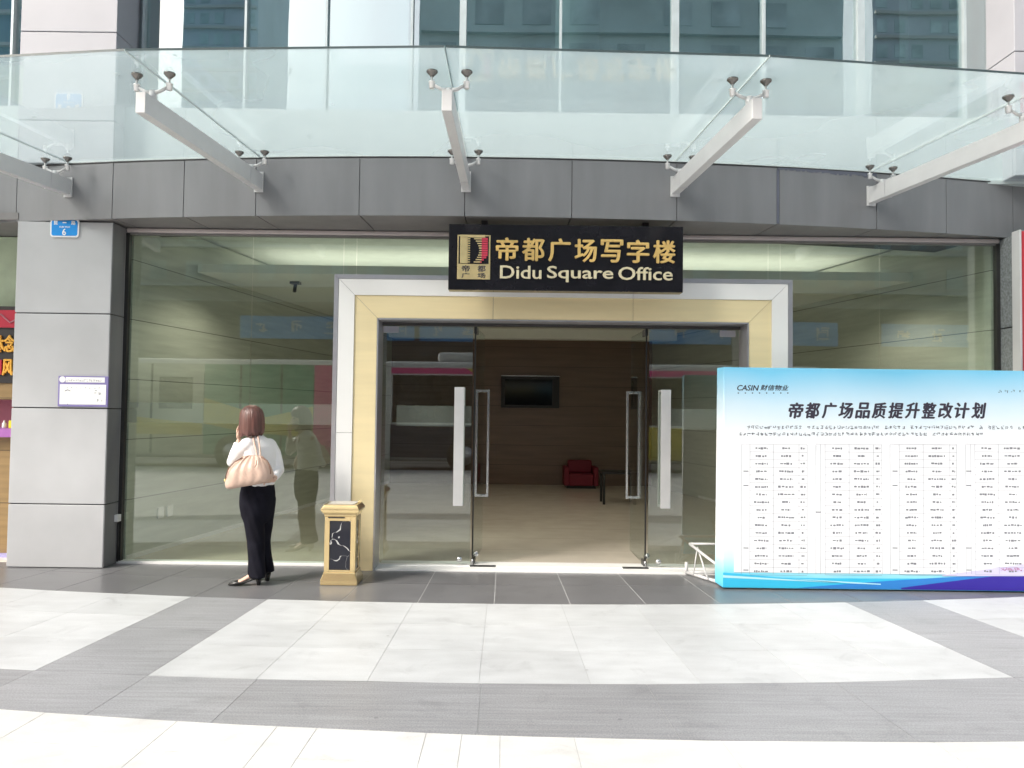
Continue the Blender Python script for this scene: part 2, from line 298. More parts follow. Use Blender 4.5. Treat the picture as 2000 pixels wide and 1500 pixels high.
def text(body, x0, x1, z0, z1, y, depth, name, m, parent, bold=0, shear=0, keep=False, mirror=False):
    """lettering fitted into the rectangle x0..x1, z0..z1, standing `depth` proud of y towards the street"""
    cu = bpy.data.curves.new('t', 'FONT'); cu.body = body; cu.size = 1; cu.extrude = .05; cu.resolution_u = 3; cu.shear = shear
    o = bpy.data.objects.new('t', cu); COL.objects.link(o)
    dg = bpy.context.evaluated_depsgraph_get(); dg.update(); me = bpy.data.meshes.new_from_object(o.evaluated_get(dg)); me.name = name
    bpy.data.objects.remove(o); bpy.data.curves.remove(cu)
    co = np.empty(len(me.vertices) * 3); me.vertices.foreach_get('co', co); co = co.reshape(-1, 3)
    lo, hi = co.min(0), co.max(0); sx = (x1 - x0) / max(hi[0] - lo[0], 1e-6); sz = (z1 - z0) / max(hi[1] - lo[1], 1e-6)
    if keep: sx = sz = min(sx, sz)
    out = np.empty_like(co); out[:, 0] = x0 + (co[:, 0] - lo[0]) * sx
    out[:, 2] = z0 + (co[:, 1] - lo[1]) * sz; out[:, 1] = y - (co[:, 2] - lo[2]) / max(hi[2] - lo[2], 1e-6) * depth
    if bold:
        hh = max(hi[1] - lo[1], .4) * sz * bold; n_ = len(out); faces = [tuple(p.vertices) for p in me.polygons]
        cs = [(0, 0), (hh, 0), (-hh, 0), (0, hh * .7), (0, -hh * .7)]; vv = []; ff = []
        for k, (dx, dz) in enumerate(cs):
            q = out.copy(); q[:, 0] += dx; q[:, 2] += dz; q[:, 1] = y - (y - q[:, 1]) * (1 - .05 * k); vv.append(q); ff += [tuple(i + k * n_ for i in f_) for f_ in faces]
        me = bpy.data.meshes.new(name); me.from_pydata(np.concatenate(vv).tolist(), [], ff); out = np.concatenate(vv)
    me.vertices.foreach_set('co', out.ravel()); me.materials.clear(); me.materials.append(M[m]); me.update()
    return link(name, me, parent)
def marks(mb, x, z, s, y, d, n=6):
    """one unreadably small written sign: a handful of strokes in a square of side s"""
    for _ in range(n):
        if rnd.random() < .55: a = rnd.uniform(-.5, .1); b = rnd.uniform(a + .25, .5); c = rnd.uniform(-.5, .44); mb.box(x + a * s, x + b * s, y - d, y, z + c * s, z + (c + .11) * s)
        else: a = rnd.uniform(-.5, .39); c = rnd.uniform(-.5, .1); e = rnd.uniform(c + .25, .5); mb.box(x + a * s, x + (a + .11) * s, y - d, y, z + c * s, z + e * s)

# ================================================================== THE SETTING: ground and paving
g = MB(); g.box(-400, 400, -400, 400, -.6, -.16); struct(g.build('ground', 'soil'))
g = MB(); g.box(-60, 60, -20, -4.4, -.158, -.13); struct(g.build('road', 'asphalt'))
g = MB(); g.box(-60, 60, -4.4, -4.1, -.16, .0); struct(g.build('kerb', 'pillar', bevel=.01))
g = MB(); g.box(-60, 60, -4.1, 40, -.16, -.0025); struct(g.build('plaza_base', 'mortar'))
R1, R2 = 24.62, 26.46
def R3(phi): return 27.16 + 1.5 * phi
JS, J0 = .0256, -.0185                                # pitch of the radial joints, one known joint
SL, SR = (-.0962, -.0694), (.1286, .1575)             # the two dark spokes that cross the pale ring
def row(mb, ra, rb, p0, p1, gap=.004, splits=1):
    """slabs between two radii (functions of the angle) and two angles"""
    for i in range(splits):
        a = p0 + (p1 - p0) * i / splits; b = p0 + (p1 - p0) * (i + 1) / splits
        A, B = [ra(a), ra(b)], [rb(a), rb(b)]; gp = gap / 2 / 25
        q = [polar(B[0] - gap / 2, a + gp), polar(B[1] - gap / 2, b - gp), polar(A[1] + gap / 2, b - gp), polar(A[0] + gap / 2, a + gp)]
        mb.slab([(p.x, p.y) for p in q], -.05, 0)
K = lambda r: (lambda p: r)
joints = [J0 + JS * k for k in range(-13, 15)]
inner = MB()
for a, b in zip(joints[:-1], joints[1:]):
    def wall_r(p):                                     # the paving runs to just inside the glass line
        return (CY - 7.80) / cos(p)
    mid = lambda p: 23.93
    row(inner, wall_r, mid, a, b, .007); row(inner, mid, K(R1), a, b, .007)
struct(inner.build('entrance_paving', 'dark_paver'))
white, spoke = MB(), MB()
def spread(p0, p1, rows, mb, n):
    for k in range(rows): row(mb, K(R1 + (R2 - R1) * k / rows), K(R1 + (R2 - R1) * (k + 1) / rows), p0, p1, .003, n)
spread(-.36, SL[0], 3, white, 10); spread(SL[0], SL[1], 2, spoke, 1); spread(SL[1], SR[0], 3, white, 8); spread(SR[0], SR[1], 2, spoke, 1); spread(SR[1], .37, 3, white, 8)
struct(white.build('pale_paving', 'white_paver')); struct(spoke.build('dark_paving_spokes', 'band_paver'))
band = MB()
dj = [-.40, -.32, -.24, -.17, -.12, SL[0], SL[1], -.0443, .0055, .0420, .085, SR[0], SR[1], .21, .27, .33, .39]
for a, b in zip(dj[:-1], dj[1:]): row(band, K(R2), R3, a, b, .003)
struct(band.build('dark_paving_band', 'band_paver'))
pl = MB(); g = MB(); g.box(-60, 60, -4.1, 4.6, -.155, -.005)
pj = [-.56 + .0268 * k for k in range(22)] + [-.0315, -.0037, .0097, .023, .0493, .0875] + [.115 + .0268 * k for k in range(17)]
pj = sorted(pj)
rr = [.0, .33, .93, 1.53, 2.13, 2.73, 3.33, 3.93, 4.53, 5.13, 5.73, 6.33, 6.93, 7.4]
for i in range(len(rr) - 1):
    for a, b in zip(pj[:-1], pj[1:]): row(pl, (lambda p, r=rr[i]: R3(p) + r), (lambda p, r=rr[i + 1]: R3(p) + r), a, b, .0035)
struct(pl.build('plaza_paving', 'plaza'))

# ================================================================== THE OFFICE BUILDING
bld = thing('office_building', 'grey office building with curved panel fascia and tall glass front over the plaza', 'building', (0, 9, 0))
ZF0, ZF1, RF = 3.41, 3.965, 23.85
# --- curved fascia
def strip(mb, p0, p1, r0, r1, z0, z1, n=3, mi=0):
    """one curved bar between two radii, two angles and two levels"""
    rings_ = []
    for i in range(n + 1):
        a = p0 + (p1 - p0) * i / n; A, D = polar(r1, a), polar(r0, a)
        rings_.append([(A.x, A.y, z0), (A.x, A.y, z1), (D.x, D.y, z1), (D.x, D.y, z0)])
    mb.loft(rings_, mi)
seams_px = [-260, -110, 33, 220, 359, 500, 702, 908, 1117, 1322, 1520, 1712, 1848, 1978, 2120, 2280]
sp = []
for px in seams_px:
    d = ray(px, 370); lo = 6.; hi = 9.
    for _ in range(40):
        m_ = (lo + hi) / 2; x = d.x * m_ / d.y; r = hypot(x - CX, CY - m_)
        if r > RF: lo = m_
        else: hi = m_
    sp.append(atan2(d.x * lo / d.y - CX, CY - lo))
fb = MB(); strip(fb, sp[0], sp[-1], RF - .25, RF - .02, ZF0 + .045, ZF1 - .008, 40); fb.build('fascia_backing', 'fascia_back', bld)
for i, (a, b) in enumerate(zip(sp[:-1], sp[1:])):
    wide = .016 if seams_px[i] == 1520 else .003; wide2 = .016 if seams_px[i + 1] == 1520 else .003
    f = MB(); strip(f, a + wide / RF, b - wide2 / RF, RF - .018, RF, ZF0, ZF1 - .006, 4); f.build('fascia_panel', 'fascia', bld, bevel=.002)
f = MB(); strip(f, sp[10] - .012 / RF, sp[10] + .012 / RF, RF - .02, RF - .004, ZF0 + .01, ZF1 - .01, 1); f.build('sealant_joint', 'seal', bld)
rs_ = random.Random(3); f = MB()
for k in range(46):
    a = sp[10] + (sp[11] - sp[10]) * k / 46; b = sp[10] + (sp[11] - sp[10]) * (k + 1) / 46; h_ = .012 + .03 * (k / 46) * rs_.random() + .012 * rs_.random()
    strip(f, a, b, RF - .004, RF + .0025 + .0008 * (k % 2), ZF1 - .006 - h_, ZF1 - .004, 1)
f.build('sealant_smear', 'seal', bld)
f = MB(); strip(f, sp[0], sp[-1], RF - .02, RF + .006, ZF1 - .004, ZF1 + .006, 40); f.build('fascia_cap', 'dark_metal', bld)
# --- soffit between fascia and glass, with its own seams
sf = MB()
for a, b in zip(sp[:-1], sp[1:]):
    A, B = polar(RF - .02, a), polar(RF - .02, b); g_ = .006
    if min(A.y, B.y) < YG - .03:
        ay, by = min(A.y, YG - .05), min(B.y, YG - .05)
        xa = A.x + (YG + .1 - A.y) * (CX - A.x) / (CY - A.y); xb = B.x + (YG + .1 - B.y) * (CX - B.x) / (CY - B.y)
        sf.slab([(A.x + g_, ay), (B.x - g_, by), (xb - g_, YG + .12), (xa + g_, YG + .12)], ZF0 + .008, ZF0 + .03)
sf.build('soffit', 'soffit', bld)
f = MB(); strip(f, sp[0], sp[-1], 22.9, RF - .03, ZF0 + .034, ZF0 + .06, 40); f.build('soffit_backing', 'black_gap', bld)
# --- pillars
def pillar(x0, x1, y0, joints_z, name, m):
    p = MB(); z = 0
    for j in joints_z:
        p.box(x0, x1, y0, 8.3, z + .005, j - .005); z = j
    o = p.build(name, m, bld, bevel=.006); q = MB(); q.box(x0 + .012, x1 - .012, y0 + .012, 8.29, .002, joints_z[-1] - .006); q.build('pillar_core', 'black_gap', o); return o
XL0, XL1 = -4.915, -3.975
zj = [at(120, 985, 7.55).z, at(120, 797, 7.55).z, at(120, 612, 7.55).z, ZF0 - .002]
pillar(XL0, XL1, 7.552, zj, 'pillar', 'pillar')
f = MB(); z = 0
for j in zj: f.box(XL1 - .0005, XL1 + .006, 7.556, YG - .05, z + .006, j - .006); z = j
f.build('dark_side_layer', 'fascia', bld)  # thin layer, darker than the pillar stone, over its side face
XR0, XR1 = 4.985, 5.93
zr = [zj[0], zj[1], at(1962, 640, 7.7).z, ZF0 - .002]
pillar(XR0, XR1, 7.60, zr, 'pillar', 'pillar_rough')
# --- upper storey
YQ = 7.5
for x0, x1 in ((at(41, 40, YQ).x, at(229, 40, YQ).x), (at(1981, 60, YQ).x, 6.05)):
    pillar_u = MB(); zz = [ZF1 + .004, 4.40, at(120, 62, YQ).z if x0 < 0 else at(1990, 100, YQ).z, 6.6, 8.2]
    for a, b in zip(zz[:-1], zz[1:]): pillar_u.box(x0, x1, YQ, 8.4, a + .004, b - .004)
    pillar_u.build('upper_pillar', 'pillar_up', bld, bevel=.006)
YU = 7.95                                             # plane of the upper curtain wall
f = MB(); f.box(-14, 16, YU - .25, YU + .2, ZF1 - .02, 4.62); f.build('spandrel', 'spandrel', bld)
f = MB(); strip(f, sp[0], sp[-1], 22.0, RF - .03, ZF1 - .03, ZF1 - .012, 20); f.build('canopy_ledge', 'soffit', bld)
ux = [at(p, 40, YU).x for p in (-900, -600, -300, 30, 285, 483, 640, 806, 905, 1095, 1318, 1490, 1678, 1880, 1955, 2300, 2600)]
for i, (a, b) in enumerate(zip(ux[:-1], ux[1:])):
    f = MB(); f.box(a + .012, b - .012, YU, YU + .012, 4.63, 8.2); f.build('upper_window', 'tower_glass', bld)
for i, x in enumerate(ux):
    wd = .035 if i in (8, 10, 12) else .012
    f = MB(); f.box(x - wd, x + wd, YU - .05, YU + .08, 4.63, 8.2); f.build('mullion', 'mullion', bld)

f = MB(); xs = at(1128, 40, YU + .6).x; f.lathe((xs, YU + .6, 4.4), [(.25, 0), (.25, 3.8)], 32); f.build('round_column', 'spandrel', bld, smooth=True)
f = MB(); xs = at(1790, 40, YU + 1).x; f.box(xs - .1, xs + 1.3, YU + 1, YU + 1.2, 4.62, 8.1); f.build('reflection_backing', 'spandrel', bld)  # pale sheet added behind the glass to lighten those panes
f = MB(); f.box(at(490, 40, YU + .5).x, at(800, 40, YU + .5).x, YU + .4, YU + .45, 4.62, 8.1); f.build('reflection_backing', 'white', bld)  # white sheet behind the panes standing in for mirrored sky
f = MB(); f.box(-14, 16, YU + 4, YU + 4.2, 4.5, 8.2); f.box(-14, 16, YU + .2, YU + 4.2, 4.5, 4.6); f.box(-14, 16, YU, YU + 4.2, 8.2, 8.4); f.build('upper_room', 'room_dark', bld)
f = MB(); f.box(-14, 16, YU - .3, 30, 8.4, 24); f.build('tower_wall', 'tower_glass' if False else 'spandrel', bld)
# --- shop glass
ZT = 3.37
f = MB(); f.box(XL1 + .005, XR0 - .005, YG - .04, YG + .06, 3.368, 3.412); f.build('header_rail', 'header', bld, bevel=.012)
f = MB(); f.box(XL1 + .005, XR0 - .005, YG - .02, YG + .04, 3.348, 3.367); f.build('header_track', 'soffit', bld)
f = MB(); f.box(XL1, XL1 + .035, YG - .03, YG + .03, 0, 3.36); f.build('side_channel', 'dark_metal', bld)
f = MB(); f.box(XR0 - .035, XR0, YG - .03, YG + .03, 0, 3.36); f.build('side_channel', 'dark_metal', bld)
f = MB(); f.box(XL1, XR0, YG - .05, YG + .08, -.004, .022); f.build('threshold', 'portal_white', bld, bevel=.004)
def pane(x0, x1, z0, z1, m='shop_glass', parent=bld, y=YG, name='window_pane', t=.012):
    f = MB(); f.box(x0 + .004, x1 - .004, y - t / 2, y + t / 2, z0, z1); return f.build(name, m, parent)
PX0, PX1, PZ = at(650, 700, 7.58).x, at(1548, 700, 7.58).x, at(1100, 541, 7.58).z
gx = [XL1 + .03, at(490, 700, YG).x, at(697, 500, YG).x, at(1500, 500, YG).x, at(1718, 700, YG).x, XR0 - .03]
pane(gx[0], gx[1], .022, 3.35); pane(gx[1], PX0 + .03, .022, 3.35); pane(PX0 + .03, gx[2], PZ - .2, 3.35); pane(gx[2], gx[3], PZ - .2, 3.35)
pane(gx[3], PX1 - .03, PZ - .2, 3.35); pane(PX1 - .03, gx[4], .022, 3.35); pane(gx[4], gx[5], .022, 3.35)
FZ0, FZ1 = at(480, 828, YG).z, at(480, 788, YG).z
def frost(x0, x1, parent=bld, y=YG + .0085): f = MB(); f.box(x0, x1, y, y + .001, FZ0, FZ1); f.build('frosted_band', 'frost', parent)
frost(gx[0] + .02, gx[1] - .01); frost(gx[1] + .01, PX0); frost(PX1, gx[4] - .01); frost(gx[4] + .01, gx[5] - .02)
# --- lobby
f = MB(); f.box(-9, 10, YG - .02, 17.2, -.15, .006); f.build('lobby_floor', 'lobby_floor', bld)
def radial_wall(xg, y1, name, m, side):
    a = Vector((xg, YG + .07)); k = (CX - xg) / (CY - YG); b = Vector((xg + k * (y1 - YG), y1)); t = .15 * side
    f = MB(); q = [(a.x, a.y), (a.x + t, a.y), (b.x + t, b.y), (b.x, b.y)]
    if side < 0: q = q[::-1]
    f.slab(q, .006, 3.6); return f.build(name, m, bld)
def skirting(xg, side):
    a = Vector((xg, YG + .08)); k = (CX - xg) / (CY - YG); b = Vector((xg + k * 8.5, YG + 8.58)); t = .014 * -side
    q = [(a.x, a.y), (b.x, b.y), (b.x + t, b.y), (a.x + t, a.y)]; f = MB(); f.slab(q if side > 0 else q[::-1], .0065, .055); f.build('skirting', 'white', bld)
skirting(XL1 + .035, -1); skirting(XR0 - .035, 1)
radial_wall(XL1 + .035, 16.6, 'lobby_side_wall', 'wall_side', -1); radial_wall(XR0 - .035, 16.6, 'lobby_side_wall', 'wall_side', 1)
f = MB(); f.box(-3.4, 4.2, 16.45, 16.6, .006, 3.3); f.build('lobby_back_wall', 'wall_back', bld)
f = MB(); f.box(-5, 6, YG + .08, 17, 3.62, 3.75); f.build('lobby_ceiling', 'ceiling', bld)
f = MB(); f.slab([(-3.72, 9.0), (4.86, 9.0), (4.45, 16.4), (-2.9, 16.4)], 3.17, 3.27); f.build('ceiling_panel', 'ceiling_white', bld)
f = MB(); f.slab([(-2.4, 14.9), (3.2, 14.9), (3.1, 15.15), (-2.35, 15.15)], 2.98, 3.17); f.build('ceiling_trough', 'ceiling_white', bld)
# things in the lobby
t = thing('television', 'black flat television on the brown back wall of the lobby', 'television', (.39, 16.4, 1.65))
f = MB(); f.box(-.23, 1.01, 16.36, 16.45, 1.64, 2.32); f.build('screen_case', 'black', t, bevel=.01)
f = MB(); f.box(-.15, .86, 16.355, 16.365, 1.70, 2.25); f.build('screen', 'screen', t)
f = MB(); f.box(-.23, 1.01, 16.33, 16.359, 2.31, 2.33); f.build('top_edge', 'steel', t)
t = thing('armchair', 'dark red box armchair at the foot of the brown lobby wall', 'armchair', (1.44, 16.0, 0))
f = MB(); f.box(1.19, 1.69, 15.72, 16.2, .06, .30); f.build('seat', 'red_cloth', t, bevel=.03)
f = MB(); f.box(1.19, 1.69, 16.1, 16.3, .30, .56); f.build('backrest', 'red_cloth', t, bevel=.03)
for x in (1.14, 1.74): f = MB(); f.box(x - .05, x + .05, 15.72, 16.3, .06, .44); f.build('armrest', 'red_cloth', t, bevel=.02)
f = MB(); f.box(1.14, 1.74, 15.75, 16.25, .006, .06); f.build('base', 'black', t)
t = thing('side_table', 'low black table in front of the red armchair', 'table', (1.85, 13.4, 0))
f = MB(); f.box(1.55, 2.15, 13.1, 13.6, .52, .56); f.build('tabletop', 'black', t, bevel=.006)
for x in (1.59, 2.11):
    for y in (13.14, 13.56): f = MB(); f.box(x - .02, x + .02, y - .02, y + .02, .006, .52); f.build('leg', 'black', t)
kx = lambda y: XL1 + .035 + (CX - XL1 - .035) / (CY - YG) * (y - YG)
for i, px in enumerate((302, 313)):
    y = 8.42 + i * .17; f = MB(); x = kx(y); f.hexa([(x, y, .36), (x + .012, y, .36), (x + .012 + .004, y + .13, .36), (x + .004, y + .13, .36), (x, y, .48), (x + .012, y, .48), (x + .016, y + .13, .48), (x + .004, y + .13, .48)])
    tag(f.build('wall_socket', 'white', bevel=.003), ('cream wall socket low on the tiled lobby wall, nearer the glass', 'cream wall socket low on the tiled lobby wall, deeper in the lobby')[i], 'socket', 'wall sockets')
def interior_spot(x, y, par=None):
    l = bpy.data.lights.new('downlight_or_fill', 'SPOT'); l.energy = LAMP; l.spot_size = radians(150); l.spot_blend = .6; l.shadow_soft_size = .05; l.color = (1, .9, .76)
    o = bpy.data.objects.new('downlight_or_fill', l); COL.objects.link(o); o.location = (x, y, 3.13)
for x, y, e_ in ((-2.9, 8.7, 27), (3.8, 8.7, 30), (.5, 8.5, 38), (.5, 11.5, 22)): LAMP = e_; interior_spot(x, y)  # extra spots without fixtures, added to brighten the lobby
LAMP = 9
f = MB(); f.box(-3.3, 4.4, 9.8, 10.9, 3.272, 3.285); f.build('ceiling_fill_strip', emis('ceiling_fill_glow', (1, .98, .92), .42), bld)  # hidden glowing strip added on the panel to brighten the upper ceiling
for px, py, y, wh in ((1013, 637, 13, 'seen through the open doorway'), (1687, 654, 12.2, 'brighter of the pair above the display board'), (1706, 655, 13.3, 'deeper of the pair above the display board')):
    x = at(px, py, y).x; t = thing('downlight', 'small round lit ceiling downlight ' + wh, 'ceiling light', (x, y, 3.17), 'downlights in the lobby ceiling')
    f = MB(); f.lathe((x, y, 3.150), [(.062, 0), (.062, .019)], 20); f.build('trim_ring', 'white_metal', t, True)
    f = MB(); f.lathe((x, y, 3.146), [(.045, 0), (.045, .003)], 20); f.build('lamp_face', emis('lamp_glow', (1, .93, .8), 30), t)
    interior_spot(x, y, t)
cp = at(577, 563, 9.6); t = thing('ceiling_camera', 'small black camera hanging from the white lobby ceiling panel', 'camera', (cp.x, 9.6, 3.17))
f = MB(); f.box(cp.x - .06, cp.x + .06, 9.55, 9.65, 3.14, 3.169); f.build('mount', 'black', t); f = MB(); f.tube([(cp.x, 9.6, 3.14), (cp.x, 9.56, 3.04)], .022, 12); f.build('lens_barrel', 'black', t)

# ================================================================== ENTRANCE PORTAL AND DOORS (parts of the building)
port = MB()
def rings(w, x0=PX0, x1=PX1, z1=PZ): return (x0 + w, x1 - w, z1 - w)
W = (0, .045, .205, .430, .444); e = .0018
def ring(w0, w1, y0, y1, name, m, splits=(), zs=()):
    a, b = rings(w0), rings(w1); f = MB()
    zc = [0.002] + list(zs)
    # uprights, cut by level joints
    for s_, (xo, xi) in enumerate(((a[0], b[0]), (a[1], b[1]))):
        cuts = zc + [None]
        for k in range(len(cuts) - 1):
            z0, zt = cuts[k] + (e if k else 0), cuts[k + 1]
            if s_ == 0: poly = [(xo, z0), (xi - (0 if w1 < .1 else 0), z0)] + ([(xi, zt - e), (xo, zt - e)] if zt else [(xi, b[2] - e), (xo, a[2] - e)])
            else: poly = [(xi, z0), (xo, z0)] + ([(xo, zt - e), (xi, zt - e)] if zt else [(xo, a[2] - e), (xi, b[2] - e)])
            f.prism(poly, y0, y1)
    xs = [None] + list(splits) + [None]
    for k in range(len(xs) - 1):
        l, r = xs[k], xs[k + 1]
        p = [(l + e, b[2]) if l is not None else (b[0] + e, b[2]), (r - e, b[2]) if r is not None else (b[1] - e, b[2]), (r - e, a[2]) if r is not None else (a[1] - e, a[2]), (l + e, a[2]) if l is not None else (a[0] + e, a[2])]
        f.prism(p, y0, y1)
    return f.build(name, m, bld)
YP = 7.58
ring(W[0], W[1] - .002, YP - .004, YG - .01, 'portal_silver_trim', 'silver')
ring(W[1], W[2] - .002, YP, YP + .02, 'portal_white_frame', 'portal_white', (at(1237, 560, YP).x,), (at(665, 845, YP).z,))
ring(W[2], W[3] - .002, YP + .014, YP + .034, 'portal_gold_frame', 'portal_gold', (at(963, 600, YP).x, at(1237, 600, YP).x))
ring(W[3], W[4], YP + .008, YG + .03, 'door_jamb', 'silver')
f = MB(); a = rings(.012); b = rings(.44)
f.box(a[0], b[0], YP + .045, YG - .02, .001, a[2]); f.box(b[1], a[1], YP + .045, YG - .02, .001, a[2]); f.box(b[0], b[1], YP + .045, YG - .02, b[2], a[2]); f.build('portal_core', 'black_gap', bld)
ix0, ix1, iz = rings(W[4])
f = MB(); f.box(ix0, ix1, YP + .03, YG + .2, -.003, .016); f.build('door_sill', 'portal_white', bld, bevel=.004)
f = MB(); f.box(ix0, ix1, YG - .03, YG + .03, iz - .03, iz); f.build('door_header', 'dark_metal', bld)
pv0, pv1 = at(925, 900, YG).x, at(1262, 900, YG).x
def handle(o, cx, cyy, ux, uy, z0, z1, wd, off, m='steel_bright'):
    """a flat pull bar: plate `wd` wide standing `off` from the glass at (cx, cyy); (ux, uy) runs along the glass"""
    nx, ny = -uy, ux
    for s_ in (-1, 1):
        f = MB(Matrix(((ux, nx * s_, 0, cx), (uy, ny * s_, 0, cyy), (0, 0, 1, 0), (0, 0, 0, 1))))
        f.box(-wd / 2, wd / 2, off - .012, off + .012, z0, z1)
        f.box(-wd / 2 + .004, wd / 2 - .004, .007, off - .012, z1 - .03, z1 - .002); f.box(-wd / 2 + .004, wd / 2 - .004, .007, off - .012, z0 + .002, z0 + .03)
        f.build('pull_handle', m, o, bevel=.003)
hz0, hz1 = at(890, 988, 7.78).z, at(890, 756, 7.78).z
for x0, x1, hx in ((ix0 + .005, pv0 - .02, at(896, 870, 7.78).x), (pv1 + .02, ix1 - .005, at(1300, 870, 7.78).x)):
    d = pane(x0, x1, .03, iz - .035, 'door_glass', bld, YG, 'door'); handle(d, hx, YG, 1, 0, hz0, hz1, .10, .07); frost(x0 + .15, x1 - .01, d, YG + .0085)
    edge = x1 - .11 if x0 < 0 else x0 + .11
    f = MB(); f.lathe((edge, YG - .012, 0), [(.028, 0), (.028, .01)], 16)
    f.v = [(p[0], YG - .007 - (p[2]), .075 + (p[1] - YG + .012)) for p in f.v]; f.build('lock_disc', 'steel', d, True)
    c = x0 + .08 if x0 < 0 else x1 - .12
    f = MB(); f.box(c - .08, c + .08, YG - .014, YG + .014, iz - .105, iz - .04); f.build('patch_fitting', 'silver', d, bevel=.003)
for px_, s_, x_ in ((pv0, 1, 0), (pv1, -1, 0)):           # the two inner leaves stand open into the lobby
    LW = .885; ang = radians(86 if s_ > 0 else 89)
    ux, uy = cos(ang) * s_, sin(ang)
    X = Matrix(((ux, -uy * s_, 0, px_), (uy, ux * s_, 0, YG + .02), (0, 0, 1, 0), (0, 0, 0, 1)))
    f = MB(X); f.box(0, LW, -.006, .006, .03, iz - .035); d = f.build('door', ['door_glass'], bld)
    f = MB(X); f.box(-.001, .004, -.0075, .0075, .03, iz - .035); f.build('door_edge', 'black', d)
    hx, hy = px_ + ux * (LW - .13), YG + .02 + uy * (LW - .13)
    handle(d, hx, hy, ux, uy, hz0, hz1, .07, .07, 'steel')
    f = MB(X); f.box(0, .16, -.015, .015, iz - .10, iz - .03); f.box(0, .16, -.015, .015, .02, .075); f.build('patch_fitting', 'dark_metal', d, bevel=.003)
    f = MB(); f.box(px_ - (.02 if s_ > 0 else .24), px_ + (.24 if s_ > 0 else .02), YG - .075, YG - .02, .0165, .026); f.build('floor_spring', 'dark_metal', d, bevel=.002)
    f = MB(X); f.ellipsoid((.05, .03 if s_ < 0 else -.03, .12), (.03, .03, .03)); f.tube([(.05, .0, .12), (-.03, 0, .03)], .008); f.build('pivot_hinge', 'steel', d, True)

# ================================================================== GLASS CANOPY
can = thing('glass_canopy', 'frosted glass canopy on white steel arms above the entrance', 'canopy', (0, 6.5, 3.9))
BPHI = [-.0065 + .083 * k for k in range(-4, 6)]
ZC, ZB = 3.972, 3.64
for a, b in zip(BPHI[:-1], BPHI[1:]):
    g_ = .004 / 25; A, B, C_, D = polar(26.03, a + g_), polar(26.03, b - g_), polar(RF + .008, b - g_), polar(RF + .008, a + g_)
    # the inner edge follows the fascia's arc
    inn = [polar(RF + .008, b - g_ + (a - b + 2 * g_) * k / 8) for k in range(9)]
    poly = [(A.x, A.y), (B.x, B.y)] + [(p.x, p.y) for p in inn]; n = len(poly)
    f = MB(); z0, z1 = ZC, ZC + .016
    vs_ = [(p[0], p[1], z0) for p in poly] + [(p[0], p[1], z1) for p in poly]
    f.add(vs_, [tuple(range(n - 1, -1, -1)), tuple(range(n, 2 * n))], 0); f.add(vs_, [(i, (i + 1) % n, n + (i + 1) % n, n + i) for i in (0,)], 1); f.add(vs_, [(i, (i + 1) % n, n + (i + 1) % n, n + i) for i in range(1, n)], 2)
    f.build('canopy_pane', ['canopy_glass', 'glass_edge', 'joint_seal'], can)
for phi in BPHI:
    X = Matrix.Translation((CX, CY, 0)) @ Matrix.Rotation(phi, 4, 'Z')       # local -y points out to the street
    f = MB(X); F_, B_ = -25.83, -RF - .014
    f.hexa([(-.036, F_, 3.63), (.036, F_, 3.63), (.036, B_, 3.655), (-.036, B_, 3.655), (-.036, F_, 3.778), (.036, F_, 3.778), (.036, B_, 3.81), (-.036, B_, 3.81)])
    arm = f.build('support_arm', 'white_metal', can, bevel=.005)
    f = MB(X); f.box(-.045, .045, -RF - .0135, -RF - .001, 3.635, 3.83); f.build('wall_plate', 'white_metal', arm, bevel=.002)
    f = MB(X); f.box(-.0375, .0375, -24.12, -24.114, 3.648, 3.81); f.build('arm_joint', 'silver', arm)
    for yy, zt in ((-25.68, 3.780), (-24.02, 3.808)):
        f = MB(X); f.tube([(0, yy, zt - .01), (0, yy, 3.845)], .026, 14)
        for s_ in (-1, 1): f.tube([(0, yy, 3.832), (s_ * .055, yy, 3.842), (s_ * .122, yy, 3.878)], [.017, .012, .011], 10)
        spd = f.build('spider_fitting', 'white_metal', arm, True)
        for s_ in (-1, 1):
            c = (s_ * .122, yy, 0)
            f = MB(X); f.lathe(c, [(.012, 3.846), (.019, 3.848), (.021, 3.890), (.024, 3.891), (.024, 3.896), (.008, 3.899), (.007, 3.945)], 16); f.build('glass_bolt', 'steel_bright', spd, True)
            f = MB(X); f.lathe(c, [(.010, 3.930), (.014, 3.934), (.036, 3.958), (.040, 3.962), (.040, 3.9712)], 20); f.build('glass_clamp', 'chrome', spd, True)

rd_ = random.Random(11); f = MB()
for k in range(60):
    ph = rd_.uniform(.015, .2) if k < 45 else rd_.uniform(-.2, .015); p = polar(rd_.uniform(25.62, 25.95) if k < 50 else rd_.uniform(24.2, 25.9), ph); q = rd_.uniform(.006, .022); n_ = 9
    f.slab([(p.x + q * rd_.uniform(.5, 1.3) * cos(2 * pi * i / n_), p.y + q * rd_.uniform(.6, 1.5) * sin(2 * pi * i / n_)) for i in range(n_)], ZC + .0165, ZC + .018)
f.build('dust_spots_on_glass', 'white', can)['kind'] = 'stuff'

